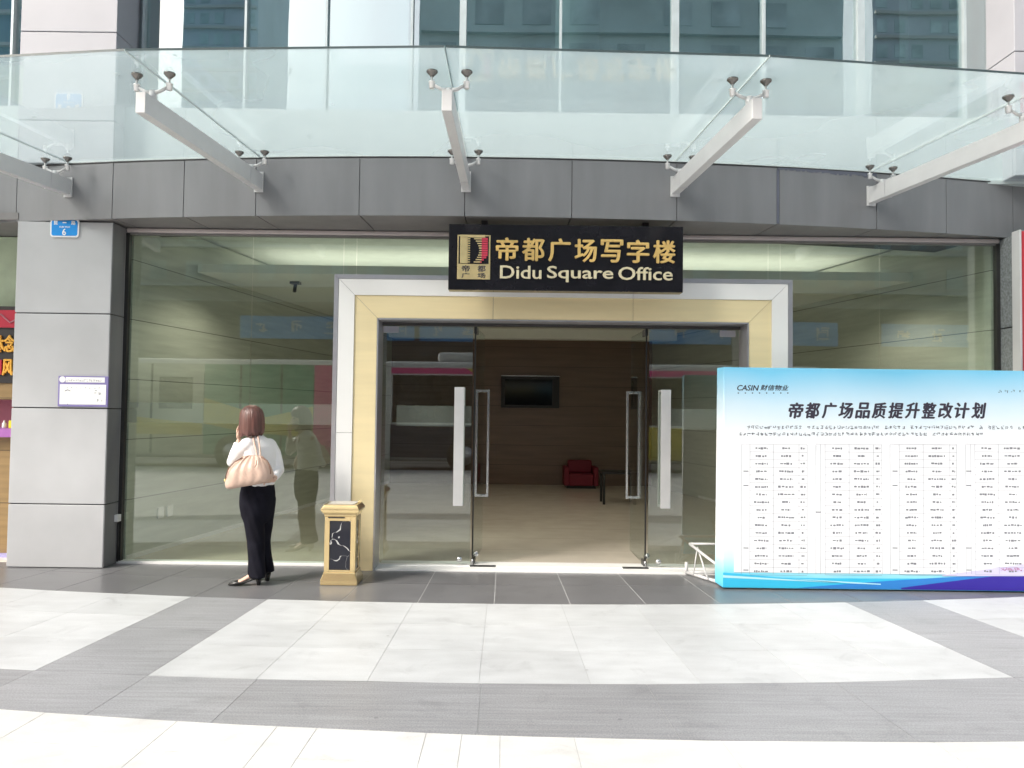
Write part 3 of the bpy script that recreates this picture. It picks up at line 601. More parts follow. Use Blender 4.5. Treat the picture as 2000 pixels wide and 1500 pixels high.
# ================================================================== SIGNS
t = thing('entrance_sign', 'black sign with gold lettering hanging above the open glass door', 'sign', (.5, 7.3, 2.8))
a = at(877, 437, 7.2); b = at(1334, 571, 7.2); SX0, SX1, SZ1, SZ0 = a.x, b.x, a.z, at(1334, 571.5, 7.2).z
f = MB(); f.box(SX0, SX1, 7.2, 7.33, SZ0, SZ1); f.build('sign_box', 'black_gloss', t, bevel=.006)
f = MB(); f.box(SX0 + .3, SX0 + .36, 7.33, YP + .02, SZ0 + .3, SZ0 + .36); f.box(SX1 - .36, SX1 - .3, 7.33, YP + .02, SZ0 + .3, SZ0 + .36); f.box(SX0 + .3, SX0 + .36, 7.35, 7.5, SZ0 + .3, ZF0 + .01); f.box(SX1 - .36, SX1 - .3, 7.35, 7.5, SZ0 + .3, ZF0 + .01); f.build('sign_bracket', 'dark_metal', t)
def sgn(px, py): p = at(px, py, 7.2); return p.x, p.z
for i, ch in enumerate('帝都广场写字楼'):
    cx_ = 990.5 + i * 51.1; cyy = 487 + i * .9
    x0, z1 = sgn(cx_ - 20.5, cyy - 22); x1, z0 = sgn(cx_ + 20.5, cyy + 22)
    text(ch, x0, x1, z0, z1, 7.1995, .016, 'gold_character', 'gold', t, bold=.028)
for wd, p0, p1 in (('Didu', 977, 1057), ('Square', 1069, 1197), ('Office', 1208, 1313)):
    x0, _ = sgn(p0, 534); x1, _ = sgn(p1, 534); dy = (p0 - 977) * .012
    lowz = sgn(p0, (549.5 if wd == 'Square' else 544) + dy)[1]; hiz = sgn(p0, 519 + dy)[1]
    text(wd, x0, x1, lowz, hiz, 7.1995, .014, 'gold_lettering', 'gold_pale', t, bold=.022)
x0, z1 = sgn(894, 459); x1, z0 = sgn(957, 546)
lg = MB(); lg.box(x0, x1, 7.19, 7.1995, z0, z1); lo = lg.build('logo_plate', 'gold_plate', t, bevel=.002)
wL, hL = x1 - x0, z1 - z0
U = lambda u, v: (x0 + u * wL, z1 - v * hL)
f = MB(); xa, za = U(.04, .03); xb, zb = U(.95, .655); f.box(xa, xb, 7.187, 7.19, zb, za); f.build('logo_field', 'black_gloss', lo)
f = MB(); xa, za = U(.08, .045); xb, zb = U(.32, .645); f.box(xa, xb, 7.184, 7.187, zb, za); xa, za = U(.08, .0); xb, zb = U(.84, .06); f.box(xa, xb, 7.184, 7.187, zb, za)
for k in range(11):
    v0 = .075 + k * .0525; xa, za = U(.30, v0); xb, zb = U(.385, v0 + .026); f.box(xa, xb, 7.184, 7.187, zb, za)
    uu = .62 - .16 * ((k - 5) / 5.) ** 2; xa, za = U(uu + .04, v0); xb, zb = U(.74, v0 + .026); f.box(xa, xb, 7.184, 7.187, zb, za)
f.build('logo_gold_bars', 'gold_plate', lo)
f = MB()
for k in range(11):
    v0 = .075 + k * .0525; xe = .92 - (.22 * max(0, (k - 7) / 3.) ** 1.5); xa, za = U(.735, v0 - .008); xb, zb = U(xe, v0 + .034); f.box(xa, xb, 7.1835, 7.187, zb, za)
f.build('logo_red_bars', 'red', lo)
for ch, u, v in (('帝', .14, .69), ('都', .62, .69), ('广', .14, .86), ('场', .62, .86)):
    hgt = .14 if v < .8 else .11; xa, za = U(u, v); xb, zb = U(u + .24, v + hgt); text(ch, xa, xb, zb, za, 7.19, .003, 'logo_character', 'ink', lo, bold=.02)
# house number plate on the pillar
yP = 7.552
def pil(px, py): p = at(px, py, yP); return p.x, p.z
t = thing('street_number_plate', 'small blue street number plate at the top of the grey pillar', 'sign', (pil(128, 446)[0], yP, pil(128, 463)[1]))
x0, z1 = pil(100.5, 428); x1, z0 = pil(155, 464)
def rrect(x0, x1, z0, z1, r, n=5):
    pts = []
    for cx_, cz_, a0 in ((x1 - r, z0 + r, -90), (x1 - r, z1 - r, 0), (x0 + r, z1 - r, 90), (x0 + r, z0 + r, 180)):
        for k in range(n + 1): a_ = radians(a0 + 90 * k / n); pts.append((cx_ + r * cos(a_), cz_ + r * sin(a_)))
    return pts
f = MB(); f.prism(rrect(x0, x1, z0, z1, .03), yP - .014, yP - .001); f.build('plate_rim', 'white', t)
f = MB(); f.prism(rrect(x0 + .013, x1 - .013, z0 + .013, z1 - .013, .022), yP - .016, yP - .0145); f.build('plate_face', 'blue_sign', t)
for ch, u, v, du, dv in (('昆', .13, .10, .13, .22), ('一', .44, .18, .12, .05), ('路', .74, .10, .14, .22), ('KUN YI LU', .33, .40, .36, .09), ('6', .435, .54, .12, .36)):
    xa, za = x0 + u * (x1 - x0), z1 - v * (z1 - z0); text(ch, xa, xa + du * (x1 - x0), za - dv * (z1 - z0), za, yP - .016, .002, 'plate_lettering', 'white', t, bold=.03)
t = thing('notice_board', 'white notice board in a purple frame on the grey pillar', 'sign', (pil(164, 765)[0], yP, pil(164, 795)[1]))
x0, z1 = pil(116, 734); x1, z0 = pil(212, 795)
f = MB(); f.box(x0, x1, yP - .018, yP - .001, z0, z1); f.build('frame', 'purple', t, bevel=.004)
zs_ = z1 - .235 * (z1 - z0)
f = MB(); f.box(x0 + .02, x1 - .02, yP - .0205, yP - .0185, z0 + .022, zs_ - .012); f.build('sheet', 'white', t)
f = MB(); f.box(x0 + .075, x1 - .035, yP - .0205, yP - .0185, zs_ + .008, z1 - .012); f.lathe((0, 0, 0), [(.030, 0), (.030, .002)], 18)
k0 = 8; f.v[k0:] = [(x0 + .042 + p[0], yP - .0185 - p[2], (zs_ + z1) / 2 + p[1]) for p in f.v[k0:]]; f.build('title_strip', 'white', t)
f = MB()
for k in range(16): marks(f, x0 + .09 + k * .022, zs_ + .026, .02, yP - .0206, .0008, 4)
for k in range(8): marks(f, x0 + .09 + k * .045, zs_ - .045, .017, yP - .0206, .0008, 3)
for u, v, s_ in ((.80, .52, .035), (.88, .55, .03), (.84, .80, .03), (.92, .80, .022), (.25, .92, .016)): marks(f, x0 + u * (x1 - x0) - .02, z1 - v * (z1 - z0), s_, yP - .0206, .0008, 4)
f.build('lettering', 'ink_soft', t)
f = MB(); a_ = x0 + .07; f.tube([(a_, yP - .0215, z1 - .15), (a_ + .028, yP - .0215, z1 - .137), (a_ + .055, yP - .0215, z1 - .149)], .003, 6); f.build('drawn_arc', 'ink', t)
bx = at(237, 1011, 7.8); f = MB(); f.box(-3.975, -3.935, 7.74, 7.81, bx.z - .035, bx.z + .035); f.box(-3.936, -3.932, 7.765, 7.785, bx.z - .01, bx.z + .01)
tag(f.build('switch_box', 'white', bevel=.006), 'little white box low on the pillar edge beside the glass', 'switch box')
f = MB(); f.tube([(-3.958, 7.80, .02), (-3.958, 7.80, bx.z - .03)], .009, 8); tag(f.build('cable', 'black', None, True), 'black cable running down the pillar edge from the white box', 'cable')
# neighbouring shop and the red sign at the two ends
nb = thing('neighbour_shop', 'shop with pale green wall, purple ledge and wood front beyond the grey pillar', 'shop', (-6.5, 8.6, 0))
yS = 8.1
def shp(px, py): p = at(px, py, yS); return p.z
XA, XB = -9.2, XL0 - .03
for py0, py1, m, y0, nm in ((430, 598, 'shop_green', yS + .25, 'upper_wall'), (598, 748, 'shop_black', yS, 'sign_backing'), (748, 780, 'shop_wood', yS + .02, 'wood_rail'), (780, 836, 'shop_pink', yS + .3, 'display_back'), (836, 853, 'shop_purple', yS - .12, 'ledge'), (853, 1080, 'shop_wood', yS, 'wood_front'), (1080, 1103, 'lilac', yS - .1, 'step')):
    f = MB(); z0_ = shp(10, py1) if py1 < 1100 else .002; z1_ = shp(10, py0) if py0 > 440 else 3.42; f.box(XA, XB, y0, 8.6, z0_ + .001, z1_ - .001); f.build(nm, m, nb)
f = MB(); f.box(XA, XB, 7.6, 8.6, 3.43, 3.5); f.build('soffit', 'soffit', nb)
f = MB(); f.box(XA, XB, yS - .02, yS - .002, shp(10, 640), shp(10, 606)); f.build('red_banner', 'shop_red', nb)
f = MB(); f.tube([(-6.2 + k * .05, yS - .024, shp(10, 622) + .045 * sin(k * 1.3)) for k in range(30)], .009, 6); f.build('banner_script', 'shop_pink', nb)
xq = at(27, 700, yS).x
text('休念', xq - .21, xq + .01, shp(10, 688), shp(10, 655), yS - .002, .02, 'gold_lettering', 'shop_gold', nb, bold=.03)
text('风', xq - .105, xq + .0, shp(10, 733), shp(10, 702), yS - .002, .02, 'gold_lettering', 'shop_gold', nb, bold=.03)
f = MB(); f.box(xq - .35, xq - .115, yS - .02, yS - .002, shp(10, 732), shp(10, 703)); f.build('red_block', 'shop_red', nb)
x = at(20, 835, yS - .1).x; f = MB(); f.box(x - .02, x + .04, yS - .1, yS - .02, shp(10, 836) + .001, shp(10, 821)); tag(f.build('price_card', 'yellow', bevel=.004), 'small yellow card on the purple shop ledge', 'card')
x = at(3, 835, yS - .1).x; f = MB(); f.lathe((x, yS - .06, shp(10, 836) + .001), [(.018, 0), (.02, .01), (.02, .05), (.008, .062), (.008, .08)], 14); tag(f.build('bottle', 'white', None, True), 'small white bottle on the purple shop ledge', 'bottle')
t = thing('red_sign', 'tall red sign panel with a white edge beside the dark stone pillar', 'sign', (6.2, 7.4, 0))
xa = at(1993, 600, 7.42).x; zt = at(1990, 448, 7.42).z
f = MB(); f.box(xa, xa + .02, 7.42, 7.545, .01, zt); f.box(xa + .021, xa + 1.3, 7.45, 7.545, .01, zt - .004); f.build('white_casing', 'white_metal', t, bevel=.006)
f = MB(); f.box(xa + .024, xa + 1.28, 7.432, 7.449, .05, zt - .012); f.build('red_face', 'red_panel', t)

# ================================================================== DISPLAY BOARD
bd = thing('display_board', 'large blue and white printed notice board standing on the paving', 'display board', (3.9, 7.0, 0))
YB = 7.0; BX0 = at(1413, 900, YB).x; BZ1 = at(1417, 717, YB).z; BX1 = BX0 + 3.45
f = MB(); f.hexa([(BX0, YB, .012), (BX1, YB, .012), (BX1, YB + .16, .012), (BX0 - .035, YB + .16, .03), (BX0, YB, BZ1), (BX1, YB, BZ1), (BX1, YB + .16, BZ1), (BX0 - .02, YB + .16, BZ1)]); f.build('printed_panel', 'print', bd, bevel=.008)
def brd(px, py): p = at(px, py, YB); return p.x, p.z
f = MB()                                               # swooshes printed along the foot
zq = lambda py: at(1700, py, YB).z
def sheet(poly, m, nm, y): f = MB(); f.prism(poly, YB - y, YB - .0004 if y < .0006 else YB - y + .0004); f.build(nm, m, bd)
def curve(px0, px1, fn, n=16): return [brd(px0 + (px1 - px0) * k / n, fn(k / n)) for k in range(n + 1)]
xe = 2120
base = lambda p0, p1: [(brd(p0, 1146)[0], .02), (brd(p1, 1146)[0], .02)]
sheet(base(1412, xe) + curve(xe, 1412, lambda t: 1128 + 4 * sin(3 * t) - 2), 'wave_cyan', 'printed_wave', .0007)
sheet(base(1560, xe) + curve(xe, 1560, lambda t: 1118 + 30 * t ** 1.6), 'wave_blue', 'printed_wave', .0014)
sheet(base(1760, xe) + curve(xe, 1760, lambda t: 1108 + 40 * t ** 1.2), 'wave_navy', 'printed_wave', .0021)
sheet(curve(1412, 1720, lambda t: 1128 + 14 * t) + curve(1720, 1412, lambda t: 1140 - 18 * t), 'wave_pale', 'printed_wave', .0021)
sheet(curve(1412, 1660, lambda t: 1118 + 22 * t) + curve(1660, 1412, lambda t: 1139 - 16 * t), 'wave_cyan', 'printed_wave', .0028)
x0, z1 = brd(1434, 868); x1, z0 = brd(2110, 1127)
f = MB(); f.prism([(x0, z0 + .005), (x1, z0 + .012), (x1, z1), (x0, z1)], YB - .0042, YB - .0036); f.build('table_sheet', mat('table_paper', (.83, .85, .88), .5, var=.02), bd)
sheet(curve(1840, xe, lambda t: 1125) + curve(xe, 1840, lambda t: 1085 + 38 * t), 'wave_lilac', 'printed_wave', .0049)
yT = YB - .005
x0, z1 = brd(1440, 752); x1, z0 = brd(1482, 763); text('CASIN', x0, x1, z0, z1, YB - .0005, .001, 'logo_lettering', 'ink', bd, bold=.03, shear=.25)
x0, z1 = brd(1485, 751.5); x1, z0 = brd(1540, 763); text('财信物业', x0, x1, z0, z1, YB - .0005, .001, 'logo_lettering', 'ink', bd, bold=.02, shear=.25)
f = MB()
for k in range(8): x, z = brd(1442 + k * 13.8, 767.5); f.box(x - .006, x + .006, YB - .0014, YB - .0004, z - .005, z + .004)
f.build('logo_dots', 'ink', bd)
f = MB()
for k in range(5): x, z = brd(1953 + k * 12.5, 764.5); marks(f, x, z, .035, YB - .0004, .001, 3)
f.build('corner_slogan', 'ink', bd)
for i, ch in enumerate('帝都广场品质提升整改计划'):
    cx_ = 1555 + i * 32.4; x0, z1 = brd(cx_ - 14, 786.5); x1, z0 = brd(cx_ + 14, 817)
    text(ch, x0, x1, z0, z1, YB - .0004, .0012, 'title_character', 'ink', bd, bold=.04, shear=.18)
f = MB()
for p0, p1, py in ((1462, 2110, 835), (1446, 1924, 848)):
    px = p0
    while px < p1:
        if rnd.random() < .95: x, z = brd(px, py); marks(f, x, z, .033, YB - .0004, .001, 6)
        px += 8.4
f.build('paragraph', 'ink_soft', bd)
g1, g2 = MB(), MB(); g3 = MB()
cols = [((1448, 1464, 1510, 1560, 1576), 'a'), ((1593, 1602, 1611, 1658, 1706, 1722), 'b'), ((1738, 1756, 1803, 1855, 1868), 'c'), ((1886, 1896, 1904, 1950, 2003, 2030), 'd'), ((2046, 2070, 2110), 'e')]
def hl(mb, p0, p1, py, th=.0022):
    a_, b_ = brd(p0, py), brd(p1, py); zc = (a_[1] + b_[1]) / 2; mb.box(a_[0], b_[0], yT - .0006, yT, zc - th / 2, zc + th / 2)
def vl(mb, px, p0, p1, th=.0022):
    a_, b_ = brd(px, p0), brd(px, p1); xc = (a_[0] + b_[0]) / 2; mb.box(xc - th / 2, xc + th / 2, yT - .0013, yT - .0007, b_[1], a_[1])
for xs_, k in cols:
    rows = [868] + [883 + 15.0 * i for i in range(17)]
    hl(g1, xs_[0], xs_[-1], 868)
    for r in rows[1:]: hl(g1, xs_[-4] if len(xs_) > 4 else xs_[0], xs_[-1], r + 0)
    for c in xs_: vl(g1, c, 868, 1121)
    for r0, r1 in zip(rows[:-1], rows[1:]):
        for c0, c1 in zip(xs_[-4:-1], xs_[-3:]):
            mid = (c0 + c1) / 2; half = (c1 - c0) * rnd.uniform(.14, .33); z = brd(mid, (r0 + r1) / 2)[1]; xa_, xb_ = brd(mid - half, 900)[0], brd(mid + half, 900)[0]; x = xa_
            while x < xb_:
                wd = rnd.uniform(.012, .028); (g2).box(x, min(x + wd, xb_), yT - .0007, yT, z - rnd.uniform(.005, .011), z + rnd.uniform(.004, .010)); x += wd + rnd.uniform(.002, .012)
    for r in (920, 948, 1070, 1113) if k != 'b' else (1000,): x, z = brd((xs_[0] + xs_[1]) / 2, r); g2.box(x - .02, x + .025, yT - .0007, yT, z - .005, z + .004)
g1.build('table_rules', 'grid_ink', bd); g2.build('table_lettering', 'ink_grey', bd)
for k in range(7): x, z = brd(1957 + k * 6, 1112); marks(g3, x, z, .03, yT - .0008, .0008, 6)
g3.build('crimson_line', 'ink_red', bd)
# white steel foot of the board, sticking out behind it
f = MB(); fx = BX0
def bar(a_, b_, r=.012, mb=f): mb.tube([a_, b_], r, 8)
tip = (fx - .16, YB + .62, .30); bar(tip, (fx + .05, YB + .17, .14), .014); bar((fx - .19, YB + .62, .02), (fx + .04, YB + .15, .02), .016); bar((fx - .19, YB + .62, .005), (fx - .19, YB + .62, .12), .016)
bar((fx - .10, YB + .55, .28), (fx - .06, YB + .3, .02), .008); bar((fx - .10, YB + .55, .28), (fx - .15, YB + .5, .02), .006); bar(tip, (fx + .3, YB + .62, .30), .012); bar((fx - .19, YB + .62, .02), (fx + .3, YB + .62, .02), .014); bar((fx + .3, YB + .62, .02), (fx + .3, YB + .62, .30), .012)
bar((fx + .3, YB + .17, .4), (fx + .3, YB + .62, .02), .012)
f.build('support_frame', 'white_metal', bd, True)

# ================================================================== LITTER BIN
cx_, cyy = at(670, 1050, 7.10).x, 7.09
t = thing('litter_bin', 'square brass litter bin with black marble panels beside the door frame', 'bin', (cx_, cyy, 0))
def sq(hw, hd, z): return [(cx_ - hw, cyy - hd, z), (cx_ + hw, cyy - hd, z), (cx_ + hw, cyy + hd, z), (cx_ - hw, cyy + hd, z)]
f = MB(); f.loft([sq(.165, .14, .002), sq(.165, .14, .045), sq(.145, .122, .10), sq(.145, .122, .115)]); f.build('plinth', 'can_gold', t, bevel=.004)
f = MB()
for sx in (-1, 1):
    for sy in (-1, 1): f.box(*sorted((cx_ + sx * .140, cx_ + sx * 0.095)), *sorted((cyy + sy * .118, cyy + sy * .055)), .115, .615)
f.box(cx_ - 0.095, cx_ + 0.095, cyy - .118, cyy + .118, .115, .135); f.box(cx_ - 0.095, cx_ + 0.095, cyy - .118, cyy + .118, .575, .615)
f.box(cx_ - .14, cx_ + .14, cyy - .055, cyy + .055, .115, .135); f.box(cx_ - .14, cx_ + .14, cyy - .055, cyy + .055, .575, .615); f.build('body', 'can_gold', t, bevel=.003)
for sx, sy in ((0, -1), (0, 1), (-1, 0), (1, 0)):
    f = MB()
    if sx == 0: f.box(cx_ - 0.095, cx_ + 0.095, *sorted((cyy + sy * .110, cyy + sy * .09)), .136, .574)
    else: f.box(*sorted((cx_ + sx * .132, cx_ + sx * .11)), cyy - .055, cyy + .055, .136, .574)
    f.build('marble_panel', 'marble', t)
f = MB(); f.loft([sq(.143, .12, .616), sq(.150, .127, .64), sq(.172, .146, .668), sq(.172, .146, .682), sq(.150, .126, .715), sq(.150, .126, .722)]); f.build('cap', 'can_gold', t, bevel=.003)
f = MB(); f.box(cx_ - .11, cx_ + .04, cyy - .1215, cyy - .1195, .60, .612); f.build('slot', 'black', t)
f = MB(); f.box(cx_ - .12, cx_ + .12, cyy - .1, cyy + .1, .7225, .728); f.build('ash_tray', 'sand', t)
f = MB(); f.tube([(cx_ + .13, cyy + .02, .728), (cx_ + .155, cyy + .02, .75), (cx_ + .13, cyy + .06, .728)], .005, 6); f.build('lid_clip', 'can_gold', t)

# ================================================================== THE WOMAN
PY = 7.02
def P(px, py, dy=0): return at(px, py, PY + dy)
wo = thing('person', 'woman with a brown bob, white blouse and black flared trousers facing the glass', 'person', (-2.33, PY, 0))
FD = Vector((-.8, .6, 0)); RT = Vector((.6, .8, 0))        # the way she faces, and her right
def ell(c, wr, wf, tilt=0, n=28, power=1):
    c = Vector(c); out = []
    for k in range(n):
        a_ = 2 * pi * k / n; p = c + RT * (wr * cos(a_)) + FD * (wf * sin(a_)); p.z += tilt * wr * cos(a_); out.append(p)
    return out
body = MB()
hc = P(489, 823); hc.y = PY + .01
hrot = Matrix((RT, FD, Vector((0, 0, 1)))).transposed()
body.ellipsoid(hc + Vector((0, 0, .015)), (.072, .092, .105), rot=hrot)
body.ellipsoid(hc + FD * .03 + Vector((0, 0, -.055)), (.052, .062, .062), rot=hrot)
body.ellipsoid(hc + FD * .094 + Vector((0, 0, -.01)), (.011, .016, .022), rot=hrot)
body.ellipsoid(hc + FD * .10 + Vector((0, 0, -.022)), (.014, .012, .010), rot=hrot)
body.ellipsoid(hc + FD * .080 + Vector((0, 0, -.058)), (.022, .012, .012), rot=hrot)
body.ellipsoid(hc + FD * .078 + Vector((0, 0, -.095)), (.022, .018, .016), rot=hrot)
for s_ in (-1, 1): body.ellipsoid(hc + RT * .073 * s_ + FD * -.005 + Vector((0, 0, -.01)), (.010, .018, .030), rot=hrot)
ck = P(500, 857, .02)
body.tube([ck, hc + Vector((0, 0, -.05))], [.056, .048], 16)
sh_c = P(505, 866, .0)
tors = [(P(504, 853, .0), .06, .05), (P(505, 862, 0), .14, .065), (P(506, 880), .15, .085), (P(506, 915), .135, .085), (P(505, 945), .125, .08), (P(503, 975), .15, .095), (P(503, 1000), .14, .09)]
body.loft([ell(c, a_, b_) for c, a_, b_ in tors][::-1])
Ls, Le, Lw = sh_c - RT * .145 + Vector((0, 0, -.01)), P(455, 901, -.06), P(466.5, 862, .02)
Rs, Re, Rw = sh_c + RT * .145 + Vector((0, 0, -.02)), P(544, 917, .10), P(534, 937, -.10)
body.tube([Ls, Le], [.042, .036], 14, round_ends=True); body.tube([Le, Lw], [.036, .024], 14, round_ends=True)
body.tube([Rs, Re], [.042, .036], 14, round_ends=True); body.tube([Re, Rw], [.036, .025], 14, round_ends=True)
def hand(wr, ax, palm_n, length, curl, mb, side):
    """a palm, four jointed fingers and a thumb; ax points along the fingers, palm_n out of the palm"""
    ax = Vector(ax).normalized(); pn = (Vector(palm_n) - ax * ax.dot(Vector(palm_n))).normalized(); sd = ax.cross(pn) * side
    L = length; pc = wr + ax * L * .25
    R = Matrix((sd, ax, pn)).transposed(); mb.ellipsoid(pc, (.036, L * .29, .015), rot=R)
    for i, (o, l) in enumerate(((-.027, .40), (-.009, .46), (.009, .43), (.026, .34))):
        b0 = wr + ax * L * .46 + sd * o; d = ax.copy(); pts = [b0 - ax * .012, b0]; p = b0; ll = l * L
        for j, fr in enumerate((.45, .32, .25)):
            c = curl * (.6 + .3 * j) + .05 * i; d = (d * cos(c) + pn * sin(c)).normalized(); p = p + d * ll * fr; pts.append(p)
        mb.tube(pts, [.0095, .0092, .0085, .0078, .0068], 8, round_ends=True)
    b0 = wr + ax * L * .14 - sd * .03; d = (ax * .65 - sd * .55 + pn * .5).normalized()
    p1 = b0 + d * .035; d2 = (ax * .9 + pn * .4 - sd * .1).normalized(); p2 = p1 + d2 * .03; mb.tube([wr + ax * .02 - sd * .012, b0, p1, p2], [.012, .0115, .010, .008], 8, round_ends=True)
hand(Lw + (Lw - Le).normalized() * .01, P(463, 832, .05) - Lw, hc + FD * .08 - P(463, 838, .05), .165, .45, body, 1)
hand(Rw + (Rw - Re).normalized() * .005, P(519, 938, -.20) - Rw, (-.2, -.9, -.1), .165, .22, body, -1)
hipL, hipR = P(492, 985, -.05), P(516, 985, .07)
ftL, ftR = Vector((-2.275, 6.93, 0)), Vector((-2.25, 7.11, 0))
legs = []
for hp, ft, kn in ((hipL, ftL, P(500, 1057, -.05)), (hipR, ftR, P(511, 1057, .08))):
    an = ft + Vector((0, 0, .115)); legs.append((hp, kn, an)); body.tube([hp, kn, an], [.08, .052, .034], 14, round_ends=True)
FT = Vector((-.985, -.12, 0)).normalized(); FT2 = Vector((-.93, .30, 0)).normalized()
def foot_ring(o, d, u, hw, z0, z1, n=14):
    sd = Vector((-d.y, d.x, 0)); return [o + d * u + sd * (hw * cos(2 * pi * k / n)) + Vector((0, 0, (z0 + z1) / 2 + (z1 - z0) / 2 * sin(2 * pi * k / n))) for k in range(n)]
for ft, d in ((ftL, FT), (ftR, FT2)):
    body.loft([foot_ring(ft, d, u, hw, z0, z1) for u, hw, z0, z1 in ((-.045, .018, .07, .10), (-.02, .029, .062, .14), (.02, .03, .060, .135), (.07, .033, .042, .095), (.12, .038, .018, .062), (.16, .038, .010, .043), (.195, .024, .010, .032))])
fused(body, 'body', 'skin', wo, .0052, 5)
f = MB()
for s_ in (-1, 1): f.ellipsoid(hc + FD * .083 + RT * .030 * s_ + Vector((0, 0, .008)), (.012, .008, .007), rot=hrot)
f.build('eyes', 'eye', wo, True)
f = MB(); f.ellipsoid(hc + FD * .091 + Vector((0, 0, -.057)), (.02, .006, .007), rot=hrot); f.build('lips', 'lip', wo, True)
# hair: a chin-length bob, open at the face
hb = MB(); rg = []; n = 144
prof = [(.124, 1.0, .008), (.119, 1.0, .035), (.104, 1.0, .068), (.078, 1.0, .094), (.045, 1.0, .108), (-.0, 1.0, .116), (-.04, 1.0, .118), (-.075, 1.0, .119), (-.105, 1.0, .117), (-.122, 1.0, .112), (-.128, 1, .100)]
hcen = hc + Vector((0, 0, .022)) - FD * .012
ftab = [rnd.uniform(0, 6.28) for _ in range(6)]
for j, (z, _, r) in enumerate(prof):
    ring_ = []
    for k in range(n):
        a_ = 2 * pi * k / n; fr = sin(a_)                 # +1 towards her face
        rr_ = r * (1 + .012 * sin(17 * a_ + ftab[0] + z * 6) + .010 * sin(41 * a_ + ftab[1]) + .006 * sin(67 * a_ + ftab[2] - z * 9))
        low = max(0, min(1, (.03 - z) / .06))
        if fr > .35: rr_ *= 1 - .42 * low * min(1, (fr - .35) / .25)
        p = hcen + RT * rr_ * .93 * cos(a_) + FD * rr_ * 1.06 * sin(a_)
        p.z += z * 1.05 + (.012 * sin(9 * a_ + ftab[3]) + .006 * sin(23 * a_) - .022 * (-RT.x * cos(a_) + .3) * low if j >= 8 else 0); ring_.append(p)
    rg.append(ring_)
hb.loft(rg[::-1]); hb.build('hair', 'hair', wo, True)
# blouse with both sleeves
bl = MB()
T = [(P(502, 849.5, .01), .052, .055), (P(503, 854, .01), .075, .066), (P(504, 861, .005), .135, .082), (P(505, 871), .165, .102), (P(507, 890), .166, .115), (P(508, 915), .155, .115), (P(507, 936), .150, .114), (P(505, 948), .150, .114)]
bl.loft([ell(c, a_, b_) for c, a_, b_ in T][::-1])
def mixv(a_, b_, t_): return a_ * (1 - t_) + b_ * t_
bl.tube([Ls + RT * .03, mixv(Ls, Le, .35), mixv(Ls, Le, .75), Le], [.066, .063, .060, .054], 18, round_ends=True); bl.tube([Le, mixv(Le, Lw, .5), mixv(Le, Lw, .90)], [.054, .048, .036], 18, round_ends=False)
bl.tube([Rs - RT * .03, mixv(Rs, Re, .35), mixv(Rs, Re, .75), Re], [.066, .062, .058, .054], 18, round_ends=True); bl.tube([Re, mixv(Re, Rw, .45), mixv(Re, Rw, .80)], [.052, .045, .036], 18)
def wrinkle(co):
    k = co.z * 34 + co.x * 22 + co.y * 10
    d = .0060 * sin(k) * sin(co.x * 31 + co.z * 11) + .0042 * sin(co.z * 74 + co.x * 45 + 2 * sin(co.z * 14)) * (.5 + .5 * sin(co.x * 17 + co.z * 9))
    return co + Vector((d * .6, -abs(d) * .7, 0))
fused(bl, 'blouse', 'blouse', wo, .007, 6, wrinkle)
# trousers
tr = MB(); pelv = [(P(504, 943), .152, .116), (P(503, 962), .168, .126), (P(503, 985), .170, .130), (P(502, 1006), .148, .122), (P(501.5, 1020), .118, .105)]
tr.loft([ell(c, a_, b_) for c, a_, b_ in pelv][::-1])
for i, (hp, kn, an) in enumerate(legs):
    hem = an + Vector((.012, 0, -.045)) + Vector((0, 0, .02 if i else 0)); prev = FD
    tr.loft([ell(c, a_, b_) for c, a_, b_ in ((hp + Vector((0, 0, .06)), .096, .118), (hp, .096, .116), (mixv(hp, kn, .45), .087, .102), (kn, .075, .082), (mixv(kn, hem, .5), .071, .080), (mixv(kn, hem, .85), .070, .088), (hem, .068, .092))][::-1])
def crease(co):
    d = .0035 * sin(co.z * 26 + co.x * 38) * sin(co.x * 60 + co.z * 7); return co + Vector((d, -d, 0))
fused(tr, 'trousers', 'trousers', wo, .0075, 16, crease)
for ft, d in ((ftL, FT), (ftR, FT2)):
    f = MB(); sec = ((-.052, .020, .055, .10), (-.03, .033, .052, .115), (.0, .036, .050, .095), (.05, .037, .036, .062), (.10, .042, .012, .044), (.15, .043, .003, .050), (.19, .034, .002, .042), (.225, .014, .002, .026), (.235, .004, .004, .016))
    f.loft([foot_ring(ft, d, u, hw, z0, z1, 18) for u, hw, z0, z1 in sec])
    h = ft - d * .03; f.loft([[h - d * .012 * s_ + Vector((-d.y, d.x, 0)) * .012 * q + Vector((0, 0, .001)) for s_, q in ((-1, -1), (1, -1), (1, 1), (-1, 1))], [h - d * .024 * s_ + Vector((-d.y, d.x, 0)) * .024 * q + Vector((0, 0, .075)) for s_, q in ((-1, -1), (1, -1), (1, 1), (-1, 1))]])
    f.build('shoe', 'shoe', wo, True)

